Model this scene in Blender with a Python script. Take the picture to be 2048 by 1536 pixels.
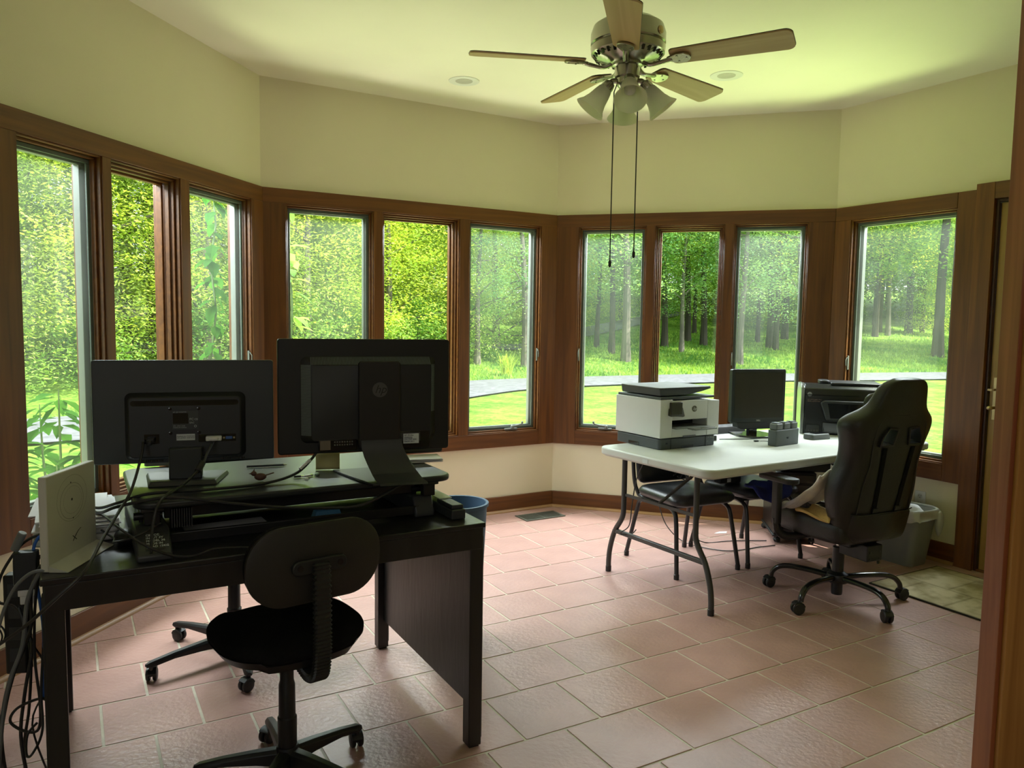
import bpy, bmesh, math, random
from mathutils import Vector, Matrix, noise as mnoise
for o in list(bpy.data.objects): bpy.data.objects.remove(o)
SC = bpy.context.scene
COL = SC.collection
R = math.radians
PI = math.pi
V = Vector

# ------------------------------------------------------------ camera
FPX, PITCH, ROLL, EYE = 1547.83, 0.0824, 0.0147, 1.52
cam = bpy.data.cameras.new('camera'); co = bpy.data.objects.new('camera', cam); COL.objects.link(co)
cam.sensor_fit = 'HORIZONTAL'; cam.sensor_width = 36; cam.lens = FPX / 2048 * 36
cam.clip_start = 0.02; cam.clip_end = 500
down = V((0, -math.sin(PITCH), -math.cos(PITCH))); fwd = V((0, math.cos(PITCH), -math.sin(PITCH)))
cx = math.cos(ROLL) * V((1, 0, 0)) - math.sin(ROLL) * down
cy = math.sin(ROLL) * V((1, 0, 0)) + math.cos(ROLL) * down
m = Matrix((cx, -cy, -fwd)).transposed().to_4x4(); m.translation = V((0, 0, EYE))
co.matrix_world = m
SC.camera = co

# ------------------------------------------------------------ world, sun, fill lamps, exposure
SC.view_settings.view_transform = 'Standard'; SC.view_settings.look = 'None'
SC.view_settings.gamma = 1; SC.view_settings.use_curve_mapping = False
SC.view_settings.exposure = 0.9
SC.cycles.max_bounces = 8; SC.cycles.transparent_max_bounces = 24; SC.cycles.diffuse_bounces = 5
SC.cycles.sample_clamp_indirect = 6; SC.cycles.caustics_reflective = False; SC.cycles.caustics_refractive = False
W = bpy.data.worlds.new('world'); SC.world = W; W.use_nodes = True
wn = W.node_tree.nodes; wl = W.node_tree.links; wn.clear()
sk = wn.new('ShaderNodeTexSky'); sk.sky_type = 'NISHITA'; sk.sun_disc = False
sk.sun_elevation = R(48); sk.sun_rotation = R(100); sk.air_density = 1.0; sk.dust_density = 2.5
mixw = wn.new('ShaderNodeMixRGB'); mixw.inputs[0].default_value = 0.5; mixw.inputs[2].default_value = (6, 6.2, 6.4, 1)
bg = wn.new('ShaderNodeBackground'); bg.inputs[1].default_value = 0.26
wo = wn.new('ShaderNodeOutputWorld')
wl.new(sk.outputs[0], mixw.inputs[1]); wl.new(mixw.outputs[0], bg.inputs[0]); wl.new(bg.outputs[0], wo.inputs[0])

def lamp(name, kind, loc, aim, energy, color, size=1, size_y=None, angle=None):
    d = bpy.data.lights.new(name, kind); o = bpy.data.objects.new(name, d); COL.objects.link(o)
    d.energy = energy; d.color = color; o.location = loc
    o.rotation_euler = (V(aim)).to_track_quat('-Z', 'Y').to_euler()
    if kind == 'AREA':
        d.shape = 'RECTANGLE'; d.size = size; d.size_y = size_y or size
    if angle is not None: d.angle = angle
    return o
lamp('sun', 'SUN', (20, -4, 25), (-1.0, 0.22, -1.25), 6.5, (1.0, 0.95, 0.82), angle=R(0.6))

# wall frames: origin, direction (local +x along the wall, local +y outward)
A = V((-1.6494, 5.1055)); B = V((0.3409, 6.2746)); C = V((2.3337, 5.6897)); D = V((2.8979, 4.75))
d1 = V((0.2227, 0.9749)); L0 = A - d1 * 2.3
d2 = (B - A).normalized(); d3 = (C - B).normalized(); d4 = (D - C).normalized()
E4 = C + d4 * 2.3
WALLS = {1: (L0, d1, 2.3), 2: (A, d2, (B - A).length), 3: (B, d3, (C - B).length), 4: (C, d4, 2.3)}
def wp(k, s, n, z):
    o, d, l = WALLS[k]; p = o + d * s + V((-d.y, d.x)) * n
    return V((p.x, p.y, z))
def wang(k):
    d = WALLS[k][1]; return math.atan2(d.y, d.x)
def daylight_fill(k, s, col, w, e_sky, e_lawn):
    d = WALLS[k][1]; n = V((-d.y, d.x, 0))
    # added area lamps standing in for sky light above and lawn bounce below
    lamp('sky_fill_lamp', 'AREA', wp(k, s, 0.75, 2.72), -n * 0.95 + V((0, 0, -0.75)), e_sky, (0.86, 0.95, 1.0), w, 0.5)
    lamp('lawn_fill_lamp', 'AREA', wp(k, s, 0.8, 0.05), -n * 0.75 + V((0, 0, 1.0)), e_lawn, col, w, 0.5)
daylight_fill(1, 1.25, (0.88, 1.0, 0.52), 2.2, 108, 38)
daylight_fill(2, 1.15, (1.0, 0.95, 0.76), 2.2, 112, 42)
daylight_fill(3, 1.05, (0.84, 1.0, 0.46), 2.0, 112, 40)
daylight_fill(4, 0.55, (0.78, 1.0, 0.38), 1.1, 50, 46)
# unseen area lamp added behind the camera as fill
lamp('room_fill_lamp', 'AREA', (0.3, -1.6, 2.5), (0.0, 1, -0.25), 6, (1.0, 0.96, 0.86), 2.5, 1.0)

# ------------------------------------------------------------ materials
MATS = {}
def nodes_of(name):
    m = bpy.data.materials.new(name); m.use_nodes = True
    return m, m.node_tree.nodes, m.node_tree.links, m.node_tree.nodes['Principled BSDF']
def mat(name, col, rough=0.5, metal=0.0, var=0.12, scale=8.0, bump=0.0, bscale=60.0, spec=0.5, coat=0.0, stretch=None, objvar=0.0, hue2=None):
    if name in MATS: return MATS[name]
    m, N, Lk, P = nodes_of(name)
    P.inputs['Roughness'].default_value = rough; P.inputs['Metallic'].default_value = metal
    P.inputs['Specular IOR Level'].default_value = spec; P.inputs['Coat Weight'].default_value = coat
    tc = N.new('ShaderNodeTexCoord'); mp = N.new('ShaderNodeMapping')
    if stretch: mp.inputs['Scale'].default_value = stretch
    Lk.new(tc.outputs['Object'], mp.inputs[0])
    nz = N.new('ShaderNodeTexNoise'); nz.inputs['Scale'].default_value = scale; nz.inputs['Detail'].default_value = 4
    Lk.new(mp.outputs[0], nz.inputs['Vector'])
    rp = N.new('ShaderNodeValToRGB')
    c2 = hue2 or tuple(min(1, c * (1 + var)) for c in col)
    c1 = tuple(c * (1 - var) for c in col)
    rp.color_ramp.elements[0].position = 0.3; rp.color_ramp.elements[1].position = 0.7
    rp.color_ramp.elements[0].color = (*c1, 1); rp.color_ramp.elements[1].color = (*c2, 1)
    Lk.new(nz.outputs[0], rp.inputs[0])
    out = rp.outputs[0]
    if objvar:
        oi = N.new('ShaderNodeObjectInfo'); hs = N.new('ShaderNodeHueSaturation')
        mr = N.new('ShaderNodeMapRange'); mr.inputs[3].default_value = 1 - objvar; mr.inputs[4].default_value = 1 + objvar
        Lk.new(oi.outputs['Random'], mr.inputs[0]); Lk.new(mr.outputs[0], hs.inputs['Value']); Lk.new(out, hs.inputs['Color']); out = hs.outputs[0]
    Lk.new(out, P.inputs['Base Color'])
    if bump:
        n2 = N.new('ShaderNodeTexNoise'); n2.inputs['Scale'].default_value = bscale; n2.inputs['Detail'].default_value = 5
        Lk.new(mp.outputs[0], n2.inputs['Vector'])
        b = N.new('ShaderNodeBump'); b.inputs['Strength'].default_value = bump; b.inputs['Distance'].default_value = 0.01
        Lk.new(n2.outputs[0], b.inputs['Height']); Lk.new(b.outputs[0], P.inputs['Normal'])
    MATS[name] = m
    return m
def wood(name, dark, light, rough=0.45, axis='x', scale=3.0, coat=0.0):
    m, N, Lk, P = nodes_of(name)
    tc = N.new('ShaderNodeTexCoord'); mp = N.new('ShaderNodeMapping')
    s = {'x': (0.5, 9, 9), 'y': (9, 0.5, 9), 'z': (9, 9, 0.5)}[axis]
    mp.inputs['Scale'].default_value = s
    oi = N.new('ShaderNodeObjectInfo'); ad = N.new('ShaderNodeVectorMath'); ad.operation = 'ADD'
    Lk.new(tc.outputs['Object'], mp.inputs[0]); Lk.new(mp.outputs[0], ad.inputs[0])
    cb = N.new('ShaderNodeMath'); cb.operation = 'MULTIPLY'; cb.inputs[1].default_value = 40
    Lk.new(oi.outputs['Random'], cb.inputs[0]); Lk.new(cb.outputs[0], ad.inputs[1])
    nz = N.new('ShaderNodeTexNoise'); nz.inputs['Scale'].default_value = scale; nz.inputs['Detail'].default_value = 8; nz.inputs['Distortion'].default_value = 0.7
    Lk.new(ad.outputs[0], nz.inputs['Vector'])
    rp = N.new('ShaderNodeValToRGB'); rp.color_ramp.elements[0].position = 0.32; rp.color_ramp.elements[1].position = 0.68
    rp.color_ramp.elements[0].color = (*dark, 1); rp.color_ramp.elements[1].color = (*light, 1)
    Lk.new(nz.outputs[0], rp.inputs[0])
    hs = N.new('ShaderNodeHueSaturation'); mr = N.new('ShaderNodeMapRange'); mr.inputs[3].default_value = 0.85; mr.inputs[4].default_value = 1.15
    Lk.new(oi.outputs['Random'], mr.inputs[0]); Lk.new(mr.outputs[0], hs.inputs['Value']); Lk.new(rp.outputs[0], hs.inputs['Color'])
    Lk.new(hs.outputs[0], P.inputs['Base Color'])
    P.inputs['Roughness'].default_value = rough; P.inputs['Coat Weight'].default_value = coat; P.inputs['Coat Roughness'].default_value = 0.25
    b = N.new('ShaderNodeBump'); b.inputs['Strength'].default_value = 0.06; Lk.new(nz.outputs[0], b.inputs['Height']); Lk.new(b.outputs[0], P.inputs['Normal'])
    MATS[name] = m
    return m
def leafmat(name, c1, c2, trans=0.45, tint=(1.3, 1.25, 0.6, 1)):
    m = bpy.data.materials.new(name); m.use_nodes = True; N = m.node_tree.nodes; Lk = m.node_tree.links; N.clear()
    g = N.new('ShaderNodeNewGeometry'); nz = N.new('ShaderNodeTexNoise'); nz.inputs['Scale'].default_value = 0.55; nz.inputs['Detail'].default_value = 6
    Lk.new(g.outputs['Position'], nz.inputs['Vector'])
    rp = N.new('ShaderNodeValToRGB'); rp.color_ramp.elements[0].position = 0.38; rp.color_ramp.elements[1].position = 0.62
    rp.color_ramp.elements[0].color = (*c1, 1); rp.color_ramp.elements[1].color = (*c2, 1); Lk.new(nz.outputs[0], rp.inputs[0])
    d = N.new('ShaderNodeBsdfDiffuse'); t = N.new('ShaderNodeBsdfTranslucent'); mx = N.new('ShaderNodeMixShader'); mx.inputs[0].default_value = trans
    o = N.new('ShaderNodeOutputMaterial')
    br = N.new('ShaderNodeMixRGB'); br.blend_type = 'MULTIPLY'; br.inputs[0].default_value = 1; br.inputs[2].default_value = tint
    Lk.new(rp.outputs[0], d.inputs[0]); Lk.new(rp.outputs[0], br.inputs[1]); Lk.new(br.outputs[0], t.inputs[0])
    Lk.new(d.outputs[0], mx.inputs[1]); Lk.new(t.outputs[0], mx.inputs[2]); Lk.new(mx.outputs[0], o.inputs[0])
    MATS[name] = m
    return m
def glassmat():
    m = bpy.data.materials.new('window_glass'); m.use_nodes = True; N = m.node_tree.nodes; Lk = m.node_tree.links; N.clear()
    t = N.new('ShaderNodeBsdfTransparent'); t.inputs[0].default_value = (0.95, 0.97, 0.95, 1); gl = N.new('ShaderNodeBsdfGlossy'); gl.inputs['Roughness'].default_value = 0.02
    lw_ = N.new('ShaderNodeLayerWeight'); lw_.inputs[0].default_value = 0.5; pw = N.new('ShaderNodeMath'); pw.operation = 'POWER'; pw.inputs[1].default_value = 5
    ma = N.new('ShaderNodeMath'); ma.operation = 'MULTIPLY_ADD'; ma.inputs[1].default_value = 0.8; ma.inputs[2].default_value = 0.03
    mx = N.new('ShaderNodeMixShader'); o = N.new('ShaderNodeOutputMaterial')
    Lk.new(lw_.outputs['Facing'], pw.inputs[0]); Lk.new(pw.outputs[0], ma.inputs[0]); Lk.new(ma.outputs[0], mx.inputs[0])
    Lk.new(t.outputs[0], mx.inputs[1]); Lk.new(gl.outputs[0], mx.inputs[2]); Lk.new(mx.outputs[0], o.inputs[0])
    return m
def screenmat():
    m = bpy.data.materials.new('insect_screen'); m.use_nodes = True; N = m.node_tree.nodes; Lk = m.node_tree.links; N.clear()
    t = N.new('ShaderNodeBsdfTransparent'); d = N.new('ShaderNodeBsdfTranslucent'); d.inputs[0].default_value = (0.55, 0.6, 0.55, 1)
    d2 = N.new('ShaderNodeBsdfDiffuse'); d2.inputs[0].default_value = (0.3, 0.33, 0.3, 1); a = N.new('ShaderNodeAddShader')
    mx = N.new('ShaderNodeMixShader'); mx.inputs[0].default_value = 0.27; o = N.new('ShaderNodeOutputMaterial')
    tcc = N.new('ShaderNodeTexCoord'); nz = N.new('ShaderNodeTexNoise'); nz.inputs['Scale'].default_value = 1.6; mr = N.new('ShaderNodeMapRange')
    mr.inputs[3].default_value = 0.01; mr.inputs[4].default_value = 0.085
    Lk.new(tcc.outputs['Object'], nz.inputs['Vector']); Lk.new(nz.outputs[0], mr.inputs[0]); Lk.new(mr.outputs[0], mx.inputs[0])
    Lk.new(d.outputs[0], a.inputs[0]); Lk.new(d2.outputs[0], a.inputs[1])
    Lk.new(t.outputs[0], mx.inputs[1]); Lk.new(a.outputs[0], mx.inputs[2]); Lk.new(mx.outputs[0], o.inputs[0])
    return m
G_WALL = mat('cream_wall_paint', (0.77, 0.72, 0.53), 0.7, var=0.02, scale=2, bump=0.08, bscale=220)
G_CEIL = mat('ceiling_paint', (0.80, 0.77, 0.66), 0.8, var=0.02, scale=2, bump=0.05, bscale=180)
WX = wood('cherry_wood_across', (0.095, 0.030, 0.004), (0.165, 0.058, 0.008), axis='x')
WZ = wood('cherry_wood_upright', (0.095, 0.030, 0.004), (0.170, 0.060, 0.008), axis='z')
WJ = wood('jamb_red_wood', (0.30, 0.085, 0.03), (0.46, 0.15, 0.06), axis='z')
WQ = wood('tan_quarter_round', (0.30, 0.15, 0.06), (0.42, 0.24, 0.10), axis='x')
WD = wood('birch_door_wood', (0.36, 0.20, 0.045), (0.46, 0.28, 0.08), axis='z')
WP = wood('doorway_wood', (0.34, 0.14, 0.030), (0.52, 0.25, 0.065), axis='z')
G_TILE = mat('terracotta_tile', (0.465, 0.275, 0.235), 0.36, var=0.08, scale=5, bump=0.30, bscale=45, spec=0.45, objvar=0.035)
G_GROUT = mat('grout', (0.58, 0.53, 0.42), 0.85, var=0.15, scale=12, bump=0.2)
BLK = mat('black_plastic', (0.012, 0.013, 0.013), 0.45, var=0.15, bump=0.04, bscale=300)
BLK2 = mat('dark_grey_plastic', (0.035, 0.038, 0.040), 0.45, var=0.1)
GLOSS = mat('gloss_black', (0.008, 0.008, 0.009), 0.12, var=0.1, coat=0.4)
BMET = mat('black_painted_metal', (0.014, 0.014, 0.015), 0.33, var=0.15)
BWOOD = mat('black_painted_wood', (0.016, 0.015, 0.014), 0.38, var=0.35, scale=14, bump=0.12, bscale=40, stretch=(1, 1, 0.2))
BFAB = mat('black_fabric', (0.010, 0.010, 0.010), 0.95, var=0.2, bump=0.3, bscale=500, spec=0.1)
VINYL = mat('black_vinyl', (0.020, 0.022, 0.022), 0.36, var=0.12, bump=0.1, bscale=120)
GVIN = mat('gaming_chair_vinyl', (0.010, 0.0095, 0.008), 0.40, var=0.12, bump=0.1, bscale=160)
CHRM = mat('chrome', (0.7, 0.7, 0.7), 0.15, 1.0, var=0.03)
NICK = mat('brushed_nickel', (0.42, 0.40, 0.34), 0.24, 1.0, var=0.06)
BRASS = mat('aged_brass', (0.45, 0.33, 0.16), 0.3, 1.0, var=0.1)
GMET = mat('grey_window_metal', (0.22, 0.24, 0.22), 0.4, 0.3, var=0.05)
SCRF = mat('screen_frame_grey_green', (0.10, 0.13, 0.11), 0.5, var=0.06)
WHT = mat('white_plastic', (0.72, 0.73, 0.70), 0.4, var=0.02)
TBLW = mat('white_table_plastic', (0.58, 0.60, 0.55), 0.42, var=0.04, scale=5, bump=0.12, bscale=350)
PRW = mat('printer_white', (0.62, 0.63, 0.60), 0.45, var=0.02)
PRG = mat('printer_grey', (0.060, 0.070, 0.075), 0.42, var=0.06)
PAP = mat('paper', (0.75, 0.76, 0.78), 0.8, var=0.03)
YEL = mat('yellow_note_paper', (0.62, 0.56, 0.24), 0.8, var=0.04)
SCRN = mat('dark_screen', (0.028, 0.027, 0.022), 0.22, var=0.04)
GLB = leafmat('frosted_glass', (0.84, 0.84, 0.74), (0.90, 0.90, 0.82), 0.55, (1, 1, 0.95, 1))
MAPLE = wood('maple_blade', (0.50, 0.33, 0.15), (0.62, 0.44, 0.22), axis='x', scale=2.4)
BLUEP = mat('blue_plastic', (0.06, 0.22, 0.42), 0.45, var=0.08)
GLASS = glassmat(); SCREEN = screenmat()

# ------------------------------------------------------------ geometry helpers
class MB:
    def __init__(s): s.v = []; s.f = []
    def add(s, vs, fs, M=None):
        b = len(s.v)
        for p in vs:
            p = V(p); s.v.append(M @ p if M else p)
        s.f += [tuple(b + i for i in f) for f in fs]
        return s
    def bx(s, x0, x1, y0, y1, z0, z1, M=None):
        return s.add([(x0, y0, z0), (x1, y0, z0), (x1, y1, z0), (x0, y1, z0), (x0, y0, z1), (x1, y0, z1), (x1, y1, z1), (x0, y1, z1)],
                     [(0, 3, 2, 1), (4, 5, 6, 7), (0, 1, 5, 4), (1, 2, 6, 5), (2, 3, 7, 6), (3, 0, 4, 7)], M)
    def bar(s, p0, p1, w, h, up=(0, 0, 1)):
        p0 = V(p0); p1 = V(p1); d = (p1 - p0); l = d.length; d.normalize(); up = V(up)
        x = d.cross(up)
        if x.length < 1e-4: x = d.cross(V((0, 1, 0)))
        x.normalize(); z = x.cross(d)
        M = Matrix((x, d, z)).transposed().to_4x4(); M.translation = p0
        return s.bx(-w / 2, w / 2, 0, l, -h / 2, h / 2, M)
    def tube(s, pts, r, seg=8, flat=1.0, smoothn=0):
        pts = [V(p) for p in pts]
        if smoothn: 
            rr = r if isinstance(r, (list, tuple)) else None
            n0 = len(pts); pts = spline(pts, smoothn)
            if rr: r = [rr[min(n0 - 2, int(i / smoothn))] * (1 - (i / smoothn) % 1) + rr[min(n0 - 1, int(i / smoothn) + 1)] * ((i / smoothn) % 1) for i in range(len(pts))]
        n = len(pts); b = len(s.v)
        t = [(pts[min(i + 1, n - 1)] - pts[max(i - 1, 0)]).normalized() for i in range(n)]
        up = V((0, 0, 1)) if abs(t[0].z) < 0.9 else V((1, 0, 0))
        x = t[0].cross(up).normalized()
        for i in range(n):
            x = (x - t[i] * x.dot(t[i])).normalized(); y = t[i].cross(x)
            ri = r[i] if isinstance(r, (list, tuple)) else r
            for k in range(seg):
                a = 2 * PI * k / seg
                s.v.append(pts[i] + (x * math.cos(a) + y * math.sin(a) * flat) * ri)
        for i in range(n - 1):
            for k in range(seg):
                s.f.append((b + i * seg + k, b + i * seg + (k + 1) % seg, b + (i + 1) * seg + (k + 1) % seg, b + (i + 1) * seg + k))
        s.f.append(tuple(b + k for k in range(seg))[::-1]); s.f.append(tuple(b + (n - 1) * seg + k for k in range(seg)))
        return s
    def lathe(s, prof, c=(0, 0, 0), seg=24, M=None, close=False):
        b = len(s.v); c = V(c)
        for r, z in prof:
            for k in range(seg):
                a = 2 * PI * k / seg; p = V((r * math.cos(a), r * math.sin(a), z)) + c
                s.v.append(M @ p if M else p)
        n = len(prof)
        for i in range(n - 1):
            for k in range(seg):
                s.f.append((b + i * seg + k, b + i * seg + (k + 1) % seg, b + (i + 1) * seg + (k + 1) % seg, b + (i + 1) * seg + k))
        if prof[0][0] > 1e-5 and not close: s.f.append(tuple(b + k for k in range(seg))[::-1])
        if prof[-1][0] > 1e-5 and not close: s.f.append(tuple(b + (n - 1) * seg + k for k in range(seg)))
        return s
    def prism(s, poly, z0, z1, M=None, top=None):
        n = len(poly); t = top or poly
        vs = [(x, y, z0) for x, y in poly] + [(x, y, z1) for x, y in t]
        fs = [tuple(range(n))[::-1], tuple(range(n, 2 * n))] + [(i, (i + 1) % n, n + (i + 1) % n, n + i) for i in range(n)]
        return s.add(vs, fs, M)
    def loft(s, secs, cap=True):
        b = len(s.v); n = len(secs[0])
        for q in secs:
            s.v += [V(p) for p in q]
        for i in range(len(secs) - 1):
            for k in range(n):
                s.f.append((b + i * n + k, b + i * n + (k + 1) % n, b + (i + 1) * n + (k + 1) % n, b + (i + 1) * n + k))
        if cap:
            s.f.append(tuple(b + k for k in range(n))[::-1]); s.f.append(tuple(b + (len(secs) - 1) * n + k for k in range(n)))
        return s
    def ball(s, c, rx, ry, rz, seg=14, rings=8, M=None):
        prof = [(max(1e-6, math.sin(PI * i / rings)), -math.cos(PI * i / rings)) for i in range(rings + 1)]
        T = Matrix.Translation(V(c)) @ Matrix.Diagonal((rx, ry, rz, 1))
        return s.lathe(prof, seg=seg, M=(M @ T if M else T), close=True)
    def build(s, name, m, parent=None, bevel=0, ang=35, sub=0, seg=2, loc=None):
        me = bpy.data.meshes.new(name); me.from_pydata([tuple(p) for p in s.v], [], s.f); me.update()
        bm = bmesh.new(); bm.from_mesh(me); bmesh.ops.recalc_face_normals(bm, faces=bm.faces); bm.to_mesh(me); bm.free()
        me.materials.append(m)
        me.polygons.foreach_set('use_smooth', [True] * len(me.polygons))
        if not sub: me.set_sharp_from_angle(angle=R(ang))
        o = bpy.data.objects.new(name, me); COL.objects.link(o)
        if parent: o.parent = parent
        if bevel:
            md = o.modifiers.new('bevel', 'BEVEL'); md.width = bevel; md.segments = seg; md.limit_method = 'ANGLE'; md.angle_limit = R(40); md.harden_normals = False
        if sub:
            md = o.modifiers.new('sub', 'SUBSURF'); md.levels = sub; md.render_levels = sub
        if loc is not None: o.location = loc
        return o
def spline(pts, n):
    out = []
    P = [pts[0]] + list(pts) + [pts[-1]]
    for i in range(1, len(P) - 2):
        for k in range(n):
            t = k / n; a, b, c, d = P[i - 1], P[i], P[i + 1], P[i + 2]
            out.append(0.5 * ((2 * b) + (c - a) * t + (2 * a - 5 * b + 4 * c - d) * t * t + (3 * b - a - 3 * c + d) * t ** 3))
    out.append(pts[-1]); return out
def rrect(x0, x1, y0, y1, r, n=5):
    p = []
    for cx_, cy_, a0 in ((x1 - r, y1 - r, 0), (x0 + r, y1 - r, 90), (x0 + r, y0 + r, 180), (x1 - r, y0 + r, 270)):
        for k in range(n + 1):
            a = R(a0 + 90 * k / n); p.append((cx_ + r * math.cos(a), cy_ + r * math.sin(a)))
    return p
def XZ(y=0):      # prism drawn in x,z and extruded along -y
    M = Matrix(((1, 0, 0, 0), (0, 0, -1, y), (0, 1, 0, 0), (0, 0, 0, 1))); return M
def YZ(x=0):      # prism drawn in y,z and extruded along +x
    return Matrix(((0, 0, 1, x), (1, 0, 0, 0), (0, 1, 0, 0), (0, 0, 0, 1)))
def rotM(c, rx=0, ry=0, rz=0):
    return Matrix.Translation(V(c)) @ Matrix.Rotation(rz, 4, 'Z') @ Matrix.Rotation(ry, 4, 'Y') @ Matrix.Rotation(rx, 4, 'X')
def tag(o, label, cat, group=None, kind=None):
    if label: o['label'] = label
    if cat: o['category'] = cat
    if group: o['group'] = group
    if kind: o['kind'] = kind
    return o
def thing(name, label, cat, loc=(0, 0, 0), rz=0, group=None):
    o = bpy.data.objects.new(name, None); COL.objects.link(o); o.location = loc; o.rotation_euler = (0, 0, rz); o.empty_display_size = 0.05
    return tag(o, label, cat, group)
def struct(name, label=None, loc=(0, 0, 0), rz=0):
    o = bpy.data.objects.new(name, None); COL.objects.link(o); o.location = loc; o.rotation_euler = (0, 0, rz); o['kind'] = 'structure'
    if label: o['label'] = label
    return o
def copy_tree(o, parent=None):
    c = o.copy(); COL.objects.link(c)
    if parent: c.parent = parent
    for ch in list(o.children): copy_tree(ch, c)
    return c
def text(body, size, m, parent, M, name='lettering', ext=0.0005, shear=0.0, align='LEFT'):
    cu = bpy.data.curves.new('t', 'FONT'); cu.body = body; cu.size = size; cu.extrude = ext; cu.shear = shear; cu.align_x = align; cu.resolution_u = 2
    t = bpy.data.objects.new('t', cu); COL.objects.link(t)
    me = bpy.data.meshes.new_from_object(t.evaluated_get(bpy.context.evaluated_depsgraph_get()))
    bpy.data.objects.remove(t); me.name = name
    me.transform(M); me.materials.clear(); me.materials.append(m)
    o = bpy.data.objects.new(name, me); COL.objects.link(o); o.parent = parent
    return o
FACE = Matrix.Rotation(PI / 2, 4, 'X')   # text upright, facing local -y
def ring(c, r, w, M=None, seg=40, ax=1.0):
    b = MB(); vs = []; fs = []
    for k in range(seg):
        a = 2 * PI * k / seg
        for q in (r - w, r + w): vs.append((c[0] + q * math.cos(a), c[1] + q * math.sin(a) * ax, 0))
    for k in range(seg):
        j = (k + 1) % seg; fs.append((2 * k, 2 * k + 1, 2 * j + 1, 2 * j))
    b.add(vs, fs, M); return b
def hp_logo(parent, x, y, z, r, mdisc, mtxt, cap=True):
    """round maker badge on a face that looks to local -y"""
    M = Matrix.Translation((x, y, z)) @ FACE
    b = MB(); b.lathe([(r, -0.0005), (r, 0.0015)], M=M, seg=28); o = b.build('badge', mdisc, parent)
    text('hp', r * 1.55, mtxt, o, Matrix.Translation((x, y - 0.002, z)) @ FACE @ Matrix.Translation((-r * 0.72, -r * 0.42, 0)), 'badge_lettering', shear=0.35)
    return o

# ============================================================ STRUCTURE
ZC, ZH, ZS, ZB = 3.06, 2.357, 0.5265, 0.13
OT, OB = 2.262, 0.638           # top and bottom of every window opening
OPEN = {1: [(0.404, 0.883), (0.939, 1.459), (1.535, 2.159)],
        2: [(0.156, 0.765), (0.831, 1.435), (1.517, 2.157)],
        3: [(0.185, 0.718), (0.784, 1.301), (1.369, 1.891)],
        4: [(0.133, 0.885)]}
NAMES = {1: 'left', 2: 'back_left', 3: 'back', 4: 'right'}
T225 = math.tan(R(22.5))
TH = 0.15
def wall_piece(mb, k, s0, s1, z0, z1, y0=0.0, y1=TH):
    l = WALLS[k][2]
    a0 = s0 - (y1 * T225 if s0 < 1e-4 else 0); a1 = s1 + (y1 * T225 if s1 > l - 1e-4 else 0)
    b0 = s0 - (y0 * T225 if s0 < 1e-4 else 0); b1 = s1 + (y0 * T225 if s1 > l - 1e-4 else 0)
    mb.add([(b0, y0, z0), (b1, y0, z0), (a1, y1, z0), (a0, y1, z0), (b0, y0, z1), (b1, y0, z1), (a1, y1, z1), (a0, y1, z1)],
           [(0, 3, 2, 1), (4, 5, 6, 7), (0, 1, 5, 4), (1, 2, 6, 5), (2, 3, 7, 6), (3, 0, 4, 7)])
wn_i = 0
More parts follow.
